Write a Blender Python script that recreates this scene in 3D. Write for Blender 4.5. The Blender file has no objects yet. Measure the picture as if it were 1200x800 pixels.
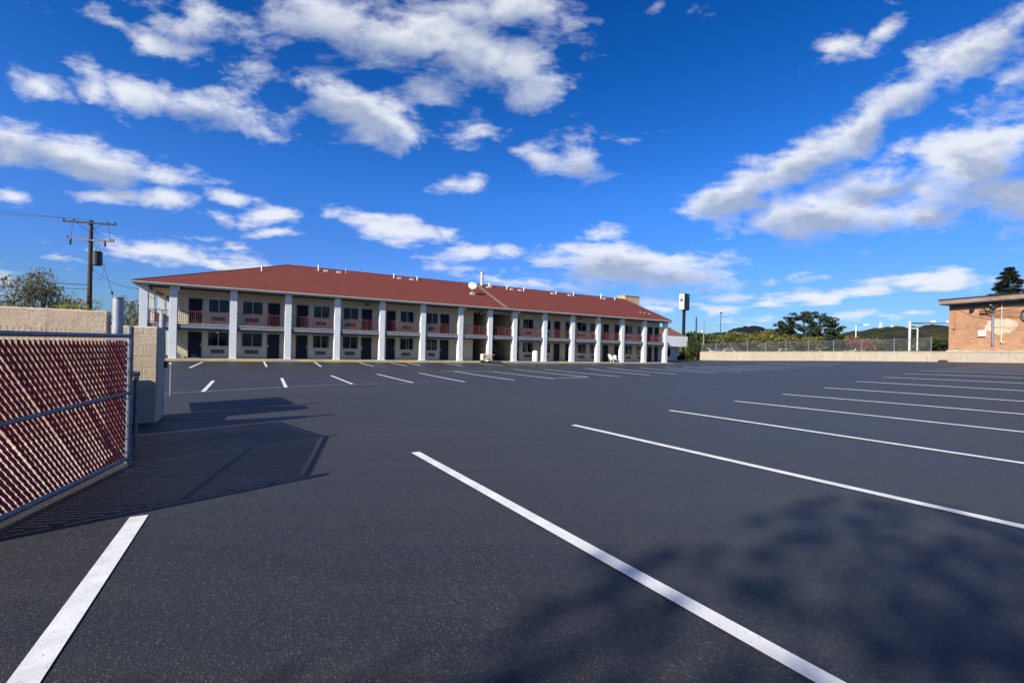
import bpy, bmesh, math, random
import numpy as np
from mathutils import Vector, Matrix, noise as mnoise
R = math.radians
random.seed(7)
scene = bpy.context.scene
C = scene.collection
PI = math.pi

# ------------------------------------------------------------------ camera
cd = bpy.data.cameras.new('camera'); cam = bpy.data.objects.new('camera', cd); C.objects.link(cam)
cam.location = (0, 0, 1.5)
cam.rotation_euler = (Matrix.Rotation(R(90), 4, 'X') @ Matrix.Rotation(R(1.4), 4, 'Z')).to_euler()
cd.sensor_width = 36; cd.lens = 36*533/1200; cd.shift_y = 8.5/1200
cd.clip_start = .05; cd.clip_end = 9000
scene.camera = cam

# ------------------------------------------------------------------ view, sun, sky
scene.view_settings.view_transform = 'Standard'
scene.view_settings.look = 'None'
scene.view_settings.exposure = 0.93
scene.view_settings.gamma = 1
scene.view_settings.use_curve_mapping = False
SUN = Vector((-.669, -.743, 0)).normalized()*math.cos(R(31.5)) + Vector((0, 0, math.sin(R(31.5))))
sl = bpy.data.lights.new('sun', 'SUN'); so = bpy.data.objects.new('sun', sl); C.objects.link(so)
sl.energy = 4.7; sl.angle = R(.53); sl.color = (1, .93, .82)
so.rotation_euler = SUN.to_track_quat('Z', 'Y').to_euler()
so.location = (0, 0, 40)

# px -> direction of the sky (u = X/Y, v = Z/Y), used for where the clouds stand
def ray(px, py):
    r = R(1.4); dx, dy = px-600, py-408.5
    return (dx*math.cos(r)+dy*math.sin(r))/533, (dx*math.sin(r)-dy*math.cos(r))/533

world = bpy.data.worlds.new('World'); scene.world = world; world.use_nodes = True
wt = world.node_tree; wt.nodes.clear()
world.cycles.sampling_method = 'MANUAL'; world.cycles.sample_map_resolution = 256
def N(t, kind, **kw):
    n = t.nodes.new(kind)
    for k, v in kw.items(): setattr(n, k, v)
    return n
def setin(t, sock, val):
    if isinstance(val, bpy.types.NodeSocket): t.links.new(val, sock)
    else: sock.default_value = val
def M(t, op, *a, clamp=False):
    n = N(t, 'ShaderNodeMath', operation=op); n.use_clamp = clamp
    for i, v in enumerate(a): setin(t, n.inputs[i], v)
    return n.outputs[0]
def V(t, op, *a):
    n = N(t, 'ShaderNodeVectorMath', operation=op)
    for i, v in enumerate(a): setin(t, n.inputs[i], v)
    return n.outputs['Value'] if op in ('LENGTH', 'DOT_PRODUCT') else n.outputs[0]
def ramp(t, x, a, b, c=0., d=1., smooth=True):
    n = N(t, 'ShaderNodeMapRange'); n.interpolation_type = 'SMOOTHSTEP' if smooth else 'LINEAR'
    setin(t, n.inputs[0], x)
    for i, v in enumerate((a, b, c, d)): n.inputs[1+i].default_value = v
    return n.outputs[0]
def mixc(t, f, a, b, blend='MIX'):
    n = N(t, 'ShaderNodeMix', data_type='RGBA', blend_type=blend)
    setin(t, n.inputs[0], f); setin(t, n.inputs[6], a); setin(t, n.inputs[7], b)
    return n.outputs[2]
def tex_noise(t, vec, scale, detail=5, rough=.55, dist=0.):
    n = N(t, 'ShaderNodeTexNoise'); setin(t, n.inputs['Vector'], vec)
    n.inputs['Scale'].default_value = scale; n.inputs['Detail'].default_value = detail
    n.inputs['Roughness'].default_value = rough; n.inputs['Distortion'].default_value = dist
    return n.outputs['Fac']

def build_sky():
    t = wt
    out = N(t, 'ShaderNodeOutputWorld'); bg = N(t, 'ShaderNodeBackground')
    t.links.new(bg.outputs[0], out.inputs[0]); bg.inputs[1].default_value = .105
    sky = N(t, 'ShaderNodeTexSky', sky_type='NISHITA')
    sky.sun_disc = False; sky.sun_elevation = R(31.5); sky.sun_rotation = math.atan2(SUN.x, SUN.y)
    sky.altitude = 300; sky.air_density = 1.0; sky.dust_density = .4; sky.ozone_density = 2.5
    g = N(t, 'ShaderNodeGamma'); g.inputs[1].default_value = 1.0
    # the deep, polarised blue of the photograph: saturate the daylight sky
    hs = N(t, 'ShaderNodeHueSaturation'); hs.inputs['Saturation'].default_value = 1.38; hs.inputs['Value'].default_value = 1.0
    t.links.new(sky.outputs[0], hs.inputs['Color'])
    skyc = mixc(t, 1.0, hs.outputs[0], (.62, .76, 1.12, 1), 'MULTIPLY')
    tc = N(t, 'ShaderNodeTexCoord'); d = tc.outputs['Generated']
    sep = N(t, 'ShaderNodeSeparateXYZ'); t.links.new(d, sep.inputs[0])
    x, y, z = sep.outputs
    gr = N(t, 'ShaderNodeValToRGB'); setin(t, gr.inputs[0], M(t, 'MULTIPLY', z, 1.5)); cr = gr.color_ramp
    for i, (zz_, c_) in enumerate(((0, (.36, .43, .47)), (.06, (.42, .49, .53)), (.157, (.64, .62, .70)), (.305, (.80, .78, .80)), (.53, (.34, .62, .66)), (.66, (.22, .52, .60)))):
        e = cr.elements[i] if i < 2 else cr.elements.new(zz_*1.5)
        e.position = zz_*1.5; e.color = (*c_, 1)
    skyc = mixc(t, 1.0, skyc, gr.outputs[0], 'MULTIPLY')
    ay = M(t, 'MAXIMUM', M(t, 'ABSOLUTE', y), .02)
    u = M(t, 'DIVIDE', x, ay); v = M(t, 'DIVIDE', z, ay)
    uv = N(t, 'ShaderNodeCombineXYZ'); setin(t, uv.inputs[0], u); setin(t, uv.inputs[1], v)
    uv = uv.outputs[0]
    # position on a cloud deck, so that the detail shrinks and flattens towards the horizon
    zz = M(t, 'ADD', M(t, 'MAXIMUM', z, 0), .10)
    pl = N(t, 'ShaderNodeCombineXYZ')
    setin(t, pl.inputs[0], M(t, 'DIVIDE', x, zz)); setin(t, pl.inputs[1], M(t, 'DIVIDE', y, zz))
    pl = pl.outputs[0]
    # wisps rather than blobs: fractal noise on the deck mixed with one in the direction itself
    n1 = tex_noise(t, pl, 3.4, 7, .62, .35)
    n2 = tex_noise(t, V(t, 'MULTIPLY', uv, (1.0, 1.9, 1)), 7.5, 7, .62, .25)
    nz = M(t, 'ADD', M(t, 'MULTIPLY', n1, .45), M(t, 'MULTIPLY', n2, .55))
    wn = N(t, 'ShaderNodeTexNoise'); setin(t, wn.inputs['Vector'], uv); wn.inputs['Scale'].default_value = 5.5; wn.inputs['Detail'].default_value = 4
    warp = V(t, 'MULTIPLY', V(t, 'SUBTRACT', wn.outputs['Color'], (.5, .5, .5)), (.16, .07, 0))
    uvw = V(t, 'ADD', uv, warp)
    blobs = [  # px, py, rx, ry, tilt (degrees, down to the right), weight
        (135,22,45,14,28,.6),(185,45,72,19,20,.75),(260,30,105,30,12,.6),(300,75,60,24,8,.12),(390,25,110,44,12,.85),(470,40,120,46,14,.95),(560,62,110,46,22,.98),(600,98,62,36,24,.62),(600,15,100,38,0,.72),(500,105,60,22,15,.3),
        (655,35,34,36,60,.45),(425,126,84,36,24,1.35),(405,112,55,24,5,1.1),(460,142,45,26,30,1.15),(345,130,22,8,0,.2),(45,102,42,17,22,.85),(105,92,45,20,40,.7),(160,108,60,20,18,.8),(232,124,80,25,12,1.05),(292,140,45,18,12,.6),
        (20,165,90,26,8,.9),(80,182,130,27,11,1.1),(180,204,80,16,7,.85),(125,226,36,9,4,.7),(197,233,36,13,3,.9),(262,228,42,11,10,.95),(255,250,30,9,5,.85),(325,252,50,11,5,.95),(220,277,34,5,5,.6),(332,273,24,6,5,.7),(278,285,16,5,0,.7),
        (200,296,110,16,6,.85),(265,308,70,12,6,.95),(447,268,60,19,14,1.05),(517,275,20,8,10,.6),(530,218,42,11,2,.7),(560,298,58,13,-2,.85),(600,330,60,8,8,.5),(560,155,55,17,5,.45),(625,186,26,22,10,.65),(686,186,44,26,5,.68),(722,162,42,8,-3,.4),
        (705,276,40,10,5,.6),(685,296,60,14,4,.9),(745,313,125,29,3,1.15),(815,310,50,14,3,.7),(640,335,80,8,5,.6),(775,8,30,8,0,.3),(505,318,20,6,0,.3),
        (868,225,62,30,-22,1.0),(945,190,90,30,-32,1.05),(1040,128,105,27,-33,1.0),(1140,62,100,28,-33,.9),(1195,25,60,24,-30,.7),(1180,95,70,22,-28,.6),(850,258,34,9,10,.35),
        (965,252,118,36,-3,1.25),(900,262,60,22,8,.7),(1060,175,60,12,-22,.45),(1040,205,90,24,-15,.75),(1150,190,120,55,-22,1.15),(1120,225,70,35,-10,.9),(1210,225,70,45,0,1.0),(1090,246,50,24,0,.95),(1190,255,40,12,0,.5),
        (985,52,40,14,-25,.75),(1035,36,55,15,-28,.75),(970,72,22,9,-20,.4),(1055,3,22,6,0,.4),
        (932,330,42,6,-4,.7),(975,348,95,9,-3,.95),(1110,328,85,13,-3,.95),(1090,335,60,9,0,.7),(850,346,42,6,3,.7),(905,356,40,6,3,.7),(835,357,60,6,2,.7),(790,356,50,7,2,.6),(760,365,50,5,0,.4),(1170,245,40,14,0,.5),(1090,368,40,5,0,.6),(1010,372,50,5,0,.5),(905,372,60,5,0,.4),
        (20,232,14,7,0,.25),(60,298,26,8,12,.35),(10,326,30,10,8,.35),(1140,362,40,6,0,.5)]
    # every cloud is a tilted ellipse in that sky, written as one quadratic form so that it is cheap
    def form(cu, cv, rx, ry, a):
        ca, sa = math.cos(a), math.sin(a); p = (ca/rx, sa/rx); q = (-sa/ry, ca/ry)
        A_, B_, C_ = p[0]**2+q[0]**2, 2*(p[0]*p[1]+q[0]*q[1]), p[1]**2+q[1]**2
        return (A_, B_, C_), (-2*A_*cu-B_*cv, -2*C_*cv-B_*cu, A_*cu*cu+B_*cu*cv+C_*cv*cv)
    sp_ = N(t, 'ShaderNodeSeparateXYZ'); t.links.new(uvw, sp_.inputs[0]); U_, V_ = sp_.outputs[0], sp_.outputs[1]
    c1 = N(t, 'ShaderNodeCombineXYZ'); setin(t, c1.inputs[0], M(t, 'MULTIPLY', U_, U_)); setin(t, c1.inputs[1], M(t, 'MULTIPLY', U_, V_)); setin(t, c1.inputs[2], M(t, 'MULTIPLY', V_, V_))
    c2 = N(t, 'ShaderNodeCombineXYZ'); t.links.new(U_, c2.inputs[0]); t.links.new(V_, c2.inputs[1]); c2.inputs[2].default_value = 1
    Q1, Q2 = c1.outputs[0], c2.outputs[0]
    def field(f, w):
        e = M(t, 'SQRT', M(t, 'MAXIMUM', M(t, 'ADD', V(t, 'DOT_PRODUCT', Q1, f[0]), V(t, 'DOT_PRODUCT', Q2, f[1])), 0))
        return M(t, 'MULTIPLY_ADD', e, -w, w)
    A = None; B = None
    for i, (px, py, rx, ry, ang, wgt) in enumerate(blobs):
        if i and i % 6 == 0:
            Q2 = V(t, 'MULTIPLY_ADD', A, (1e-7, 1e-7, 0), Q2); Q1 = V(t, 'MULTIPLY_ADD', A, (1e-7, 1e-7, 0), Q1)
            if B is not None: Q2 = V(t, 'MULTIPLY_ADD', B, (1e-7, 1e-7, 0), Q2)
        cu, cv = ray(px, py); a_ = R(-ang+1.4); RX, RY = rx*1.12/533, ry*1.12/533
        k = field(form(cu, cv, RX, RY, a_), wgt)
        A = k if A is None else M(t, 'MAXIMUM', A, k)
        if ry >= 22:
            k2 = field(form(cu+math.sin(a_)*.55*RY, cv-math.cos(a_)*.55*RY, RX, RY, a_), wgt)
            B = k2 if B is None else M(t, 'MAXIMUM', B, k2)
    nn = M(t, 'MULTIPLY', M(t, 'SUBTRACT', nz, .52), 3.9)
    dens = M(t, 'ADD', M(t, 'MAXIMUM', A, -1.2), nn)
    up = ramp(t, z, -.01, .03)
    mask = M(t, 'MULTIPLY', ramp(t, dens, -.10, .80), up)
    mask = M(t, 'POWER', mask, .85)
    # the undersides and thick middles of the clouds are greyer than their sunlit edges
    under = M(t, 'MULTIPLY', ramp(t, M(t, 'ADD', B, M(t, 'MULTIPLY', nn, .55)), .05, .75), 1.0)
    n3 = tex_noise(t, V(t, 'MULTIPLY', uv, (1, 1.7, 1)), 14, 4, .6)
    under = M(t, 'ADD', under, M(t, 'MULTIPLY', M(t, 'SUBTRACT', n3, .5), 1.1), clamp=True)
    cloud = mixc(t, under, (4.3, 4.45, 4.8, 1), (1.9, 2.3, 3.15, 1))
    col = mixc(t, M(t, 'MULTIPLY', mask, .94), skyc, cloud)
    t.links.new(col, bg.inputs[0])
build_sky()

# ------------------------------------------------------------------ helpers: materials
def mat(name, color, rough=.7, metal=0., spec=.5, var=0., vscale=8., bump=0., bscale=40., bdist=.01, col2=None, coord='Object', extra=None):
    m = bpy.data.materials.new(name); m.use_nodes = True; t = m.node_tree
    p = t.nodes['Principled BSDF']
    p.inputs['Roughness'].default_value = rough; p.inputs['Metallic'].default_value = metal
    p.inputs['Specular IOR Level'].default_value = spec
    tc = N(t, 'ShaderNodeTexCoord').outputs[coord]
    c = (*color, 1)
    if var or col2:
        f = tex_noise(t, tc, vscale, 6, .6)
        f = ramp(t, f, .35, .68)
        a = tuple(v*(1-var) for v in color)+(1,); b = (*col2, 1) if col2 else tuple(min(1, v*(1+var)) for v in color)+(1,)
        c = mixc(t, f, a, b)
    setin(t, p.inputs['Base Color'], c)
    if bump:
        b = N(t, 'ShaderNodeBump'); b.inputs['Strength'].default_value = bump; b.inputs['Distance'].default_value = bdist
        setin(t, b.inputs['Height'], tex_noise(t, tc, bscale, 6, .6)); t.links.new(b.outputs[0], p.inputs['Normal'])
    if extra: extra(t, p, tc)
    return m

def asphalt_mat():
    m = bpy.data.materials.new('asphalt'); m.use_nodes = True; t = m.node_tree; p = t.nodes['Principled BSDF']
    g = N(t, 'ShaderNodeNewGeometry').outputs['Position']
    big = ramp(t, tex_noise(t, V(t, 'MULTIPLY', g, (.35, .8, 1)), .35, 5, .6, .6), .3, .72)
    mid = tex_noise(t, g, 2.2, 5, .6)
    st = N(t, 'ShaderNodeMapping'); t.links.new(g, st.inputs[0]); st.inputs['Rotation'].default_value = (0, 0, R(-32)); st.inputs['Scale'].default_value = (.12, 2.6, 1)
    streak = ramp(t, tex_noise(t, st.outputs[0], 1.0, 5, .62), .42, .7)
    grain = N(t, 'ShaderNodeTexVoronoi'); setin(t, grain.inputs['Vector'], g); grain.inputs['Scale'].default_value = 115
    cell = N(t, 'ShaderNodeSeparateColor'); t.links.new(grain.outputs['Color'], cell.inputs[0])
    fine = tex_noise(t, g, 190, 3, .6)
    f = M(t, 'ADD', M(t, 'MULTIPLY', big, .46), M(t, 'MULTIPLY', mid, .28))
    f = M(t, 'ADD', f, M(t, 'MULTIPLY', streak, .32), clamp=True)
    c = mixc(t, f, (.0050, .0051, .0056, 1), (.0220, .0218, .0220, 1))
    sp = ramp(t, cell.outputs[0], .74, 1.0)
    c = mixc(t, M(t, 'MULTIPLY', sp, .7), c, mixc(t, cell.outputs[2], (.080, .070, .050, 1), (.060, .070, .088, 1)))
    sp2 = N(t, 'ShaderNodeTexVoronoi'); setin(t, sp2.inputs['Vector'], g); sp2.inputs['Scale'].default_value = 34
    c2_ = N(t, 'ShaderNodeSeparateColor'); t.links.new(sp2.outputs['Color'], c2_.inputs[0])
    pale = M(t, 'MULTIPLY', M(t, 'GREATER_THAN', c2_.outputs[0], .993), M(t, 'LESS_THAN', sp2.outputs['Distance'], .22))
    c = mixc(t, M(t, 'MULTIPLY', pale, .45), c, (.16, .15, .13, 1))
    dk = ramp(t, cell.outputs[1], .6, .95)
    c = mixc(t, M(t, 'MULTIPLY', dk, .75), c, (.005, .005, .008, 1))
    # a pale dusty scuff trailing across the lot
    d1 = N(t, 'ShaderNodeMapping', vector_type='TEXTURE'); t.links.new(g, d1.inputs[0]); d1.inputs['Location'].default_value = (-.25, 2.75, 0); d1.inputs['Rotation'].default_value = (0, 0, R(118)); d1.inputs['Scale'].default_value = (1.3, .22, 10)
    sc = M(t, 'MULTIPLY', ramp(t, V(t, 'LENGTH', d1.outputs[0]), 1.0, .2), ramp(t, tex_noise(t, g, 26, 6, .75), .5, .72))
    c = mixc(t, M(t, 'MULTIPLY', sc, .4), c, (.09, .095, .10, 1))
    t.links.new(c, p.inputs['Base Color'])
    setin(t, p.inputs['Roughness'], ramp(t, f, 0, 1, .48, .66)); p.inputs['Specular IOR Level'].default_value = .46; p.inputs['Sheen Weight'].default_value = .028; p.inputs['Sheen Roughness'].default_value = .45; p.inputs['Sheen Tint'].default_value = (.8, .88, 1, 1)
    b = N(t, 'ShaderNodeBump'); b.inputs['Strength'].default_value = .75; b.inputs['Distance'].default_value = .006
    setin(t, b.inputs['Height'], M(t, 'ADD', M(t, 'MULTIPLY', grain.outputs['Distance'], 1.0), M(t, 'MULTIPLY', fine, .7)))
    t.links.new(b.outputs[0], p.inputs['Normal'])
    return m

def paint_mat():
    m = bpy.data.materials.new('line_paint'); m.use_nodes = True; t = m.node_tree; p = t.nodes['Principled BSDF']
    g = N(t, 'ShaderNodeNewGeometry').outputs['Position']
    f = ramp(t, tex_noise(t, g, 60, 6, .7), .30, .42)
    c = mixc(t, ramp(t, tex_noise(t, g, 5, 5, .6), .3, .75), (.50, .50, .49, 1), (.66, .66, .65, 1))
    c = mixc(t, f, (.15, .15, .155, 1), c)
    t.links.new(c, p.inputs['Base Color']); p.inputs['Roughness'].default_value = .7
    b = N(t, 'ShaderNodeBump'); b.inputs['Strength'].default_value = .5; b.inputs['Distance'].default_value = .004
    setin(t, b.inputs['Height'], tex_noise(t, g, 150, 3, .6)); t.links.new(b.outputs[0], p.inputs['Normal'])
    return m
def faded_paint():
    m = bpy.data.materials.new('faded_line_paint'); m.use_nodes = True; t = m.node_tree; p = t.nodes['Principled BSDF']
    g = N(t, 'ShaderNodeNewGeometry').outputs['Position']
    f = ramp(t, tex_noise(t, g, 9, 7, .75), .36, .66)
    c = mixc(t, f, (.035, .035, .04, 1), (.40, .40, .41, 1))
    t.links.new(c, p.inputs['Base Color']); p.inputs['Roughness'].default_value = .8
    return m

def block_wall_mat(name, base, dark, bw=.40, bh=.20, joint=.25, rust=False, jb=.5):
    # painted concrete block: joints, peeling coats and stains
    m = bpy.data.materials.new(name); m.use_nodes = True; t = m.node_tree; p = t.nodes['Principled BSDF']
    tc = N(t, 'ShaderNodeTexCoord').outputs['Object']
    s = N(t, 'ShaderNodeSeparateXYZ'); t.links.new(tc, s.inputs[0])
    cb = N(t, 'ShaderNodeCombineXYZ'); setin(t, cb.inputs[0], M(t, 'ADD', s.outputs[0], s.outputs[1])); t.links.new(s.outputs[2], cb.inputs[1])
    br = N(t, 'ShaderNodeTexBrick'); t.links.new(cb.outputs[0], br.inputs['Vector'])
    br.inputs['Scale'].default_value = 1; br.inputs['Brick Width'].default_value = bw; br.inputs['Row Height'].default_value = bh
    br.inputs['Mortar Size'].default_value = .008; br.inputs['Mortar Smooth'].default_value = .6
    br.inputs['Color1'].default_value = (1, 1, 1, 1); br.inputs['Color2'].default_value = (.90, .90, .90, 1); br.inputs['Mortar'].default_value = (1-joint, 1-joint, 1-joint, 1)
    n1 = ramp(t, tex_noise(t, tc, 1.7, 7, .62, .4), .35, .72)
    c = mixc(t, n1, (*base, 1), (*dark, 1))
    c = mixc(t, 1.0, c, br.outputs['Color'], 'MULTIPLY')
    pe = ramp(t, tex_noise(t, V(t, 'MULTIPLY', tc, (1, 1, 1.6)), 4.5, 8, .66, 1.2), .615, .635)
    c = mixc(t, M(t, 'MULTIPLY', pe, .6), c, tuple(v*.72 for v in base)+(1,))
    drip = ramp(t, tex_noise(t, V(t, 'MULTIPLY', tc, (3.4, 3.4, .35)), 1.5, 6, .65), .56, .74)
    c = mixc(t, M(t, 'MULTIPLY', drip, .48), c, tuple(v*.42 for v in dark)+(1,))
    if rust:
        sp = ramp(t, tex_noise(t, tc, 2.3, 3, .5), .70, .76)
        c = mixc(t, M(t, 'MULTIPLY', sp, .6), c, (.30, .12, .03, 1))
    t.links.new(c, p.inputs['Base Color']); p.inputs['Roughness'].default_value = .85; p.inputs['Specular IOR Level'].default_value = .25
    b = N(t, 'ShaderNodeBump'); b.inputs['Strength'].default_value = .8; b.inputs['Distance'].default_value = .012
    h = M(t, 'ADD', M(t, 'MULTIPLY', br.outputs['Fac'], -jb), M(t, 'MULTIPLY', pe, -.75))
    h = M(t, 'ADD', h, M(t, 'MULTIPLY', tex_noise(t, tc, 14, 6, .65), .9))
    setin(t, b.inputs['Height'], h); t.links.new(b.outputs[0], p.inputs['Normal'])
    return m

def brick_mat():
    m = bpy.data.materials.new('orange_brick'); m.use_nodes = True; t = m.node_tree; p = t.nodes['Principled BSDF']
    tc = N(t, 'ShaderNodeTexCoord').outputs['Object']
    s = N(t, 'ShaderNodeSeparateXYZ'); t.links.new(tc, s.inputs[0])
    cb = N(t, 'ShaderNodeCombineXYZ'); setin(t, cb.inputs[0], M(t, 'ADD', s.outputs[0], s.outputs[1])); t.links.new(s.outputs[2], cb.inputs[1])
    br = N(t, 'ShaderNodeTexBrick'); t.links.new(cb.outputs[0], br.inputs['Vector'])
    br.inputs['Scale'].default_value = 1; br.inputs['Brick Width'].default_value = .30; br.inputs['Row Height'].default_value = .11
    br.inputs['Mortar Size'].default_value = .009; br.inputs['Bias'].default_value = .0
    br.inputs['Color1'].default_value = (.37, .19, .098, 1); br.inputs['Color2'].default_value = (.22, .10, .052, 1); br.inputs['Mortar'].default_value = (.36, .26, .18, 1)
    c = mixc(t, ramp(t, tex_noise(t, tc, .8, 5, .6), .3, .75), br.outputs['Color'], (.38, .21, .12, 1))
    # whitish blotches where paint was patched and efflorescence low on the wall
    low = M(t, 'MULTIPLY', ramp(t, s.outputs[2], 1.9, .5), ramp(t, tex_noise(t, V(t, 'MULTIPLY', tc, (1, 1, 2.4)), 2.6, 8, .8), .53, .60))
    c = mixc(t, M(t, 'MULTIPLY', low, .7), c, (.50, .36, .20, 1))
    t.links.new(c, p.inputs['Base Color']); p.inputs['Roughness'].default_value = .9; p.inputs['Specular IOR Level'].default_value = .2
    b = N(t, 'ShaderNodeBump'); b.inputs['Strength'].default_value = .5; b.inputs['Distance'].default_value = .01
    setin(t, b.inputs['Height'], M(t, 'MULTIPLY', br.outputs['Fac'], -1.)); t.links.new(b.outputs[0], p.inputs['Normal'])
    return m

def shingle_mat(name, c1, c2, c3, bw=.33, bh=.145):
    m = bpy.data.materials.new(name); m.use_nodes = True; t = m.node_tree; p = t.nodes['Principled BSDF']
    tc = N(t, 'ShaderNodeTexCoord').outputs['Object']
    s = N(t, 'ShaderNodeSeparateXYZ'); t.links.new(tc, s.inputs[0])
    cb = N(t, 'ShaderNodeCombineXYZ'); t.links.new(s.outputs[0], cb.inputs[0]); setin(t, cb.inputs[1], M(t, 'MULTIPLY', s.outputs[2], 2.5))
    br = N(t, 'ShaderNodeTexBrick'); t.links.new(cb.outputs[0], br.inputs['Vector'])
    br.inputs['Scale'].default_value = 1; br.inputs['Brick Width'].default_value = bw; br.inputs['Row Height'].default_value = bh
    br.inputs['Mortar Size'].default_value = .007; br.inputs['Color1'].default_value = (*c1, 1); br.inputs['Color2'].default_value = (*c2, 1); br.inputs['Mortar'].default_value = tuple(v*.6 for v in c1)+(1,)
    c = mixc(t, ramp(t, tex_noise(t, tc, 5, 7, .75), .3, .72), br.outputs['Color'], (*c3, 1))
    c = mixc(t, M(t, 'MULTIPLY', ramp(t, tex_noise(t, V(t, 'MULTIPLY', tc, (.6, .6, .18)), 1.1, 5, .6), .4, .8), .3), c, tuple(v*.7 for v in c1)+(1,))
    t.links.new(c, p.inputs['Base Color']); p.inputs['Roughness'].default_value = .9; p.inputs['Specular IOR Level'].default_value = .2
    b = N(t, 'ShaderNodeBump'); b.inputs['Strength'].default_value = .6; b.inputs['Distance'].default_value = .012
    setin(t, b.inputs['Height'], M(t, 'ADD', M(t, 'MULTIPLY', br.outputs['Fac'], -1.), tex_noise(t, tc, 30, 4, .7))); t.links.new(b.outputs[0], p.inputs['Normal'])
    return m

def leaf_mat(name, a, b, scale=1.2, trans=.25):
    m = bpy.data.materials.new(name); m.use_nodes = True; t = m.node_tree; p = t.nodes['Principled BSDF']
    g = N(t, 'ShaderNodeNewGeometry')
    f = ramp(t, tex_noise(t, g.outputs['Position'], scale, 4, .6), .3, .7)
    f = M(t, 'ADD', M(t, 'MULTIPLY', f, .55), M(t, 'MULTIPLY', g.outputs['Random Per Island'], .45), clamp=True)
    c = mixc(t, f, (*a, 1), (*b, 1))
    t.links.new(c, p.inputs['Base Color']); p.inputs['Roughness'].default_value = .7; p.inputs['Specular IOR Level'].default_value = .2
    tr = N(t, 'ShaderNodeBsdfTranslucent'); t.links.new(c, tr.inputs[0])
    mx = N(t, 'ShaderNodeMixShader'); mx.inputs[0].default_value = trans
    t.links.new(p.outputs[0], mx.inputs[1]); t.links.new(tr.outputs[0], mx.inputs[2])
    t.links.new(mx.outputs[0], t.nodes['Material Output'].inputs[0])
    return m

def glass_mat():
    m = bpy.data.materials.new('window_glass'); m.use_nodes = True; t = m.node_tree; p = t.nodes['Principled BSDF']
    tr = N(t, 'ShaderNodeBsdfTransparent'); tr.inputs[0].default_value = (.55, .58, .62, 1)
    gl = N(t, 'ShaderNodeBsdfGlossy'); gl.inputs['Roughness'].default_value = .03; gl.inputs[0].default_value = (.9, .95, 1, 1)
    fr = N(t, 'ShaderNodeFresnel'); fr.inputs[0].default_value = 1.33
    tc = N(t, 'ShaderNodeTexCoord').outputs['Object']
    b = N(t, 'ShaderNodeBump'); b.inputs['Strength'].default_value = .05; b.inputs['Distance'].default_value = .02
    setin(t, b.inputs['Height'], tex_noise(t, tc, 1.1, 2, .5)); t.links.new(b.outputs[0], gl.inputs['Normal'])
    mx = N(t, 'ShaderNodeMixShader'); setin(t, mx.inputs[0], M(t, 'MULTIPLY', fr.outputs[0], .9))
    t.links.new(tr.outputs[0], mx.inputs[1]); t.links.new(gl.outputs[0], mx.inputs[2])
    t.links.new(mx.outputs[0], t.nodes['Material Output'].inputs[0])
    return m

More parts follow.
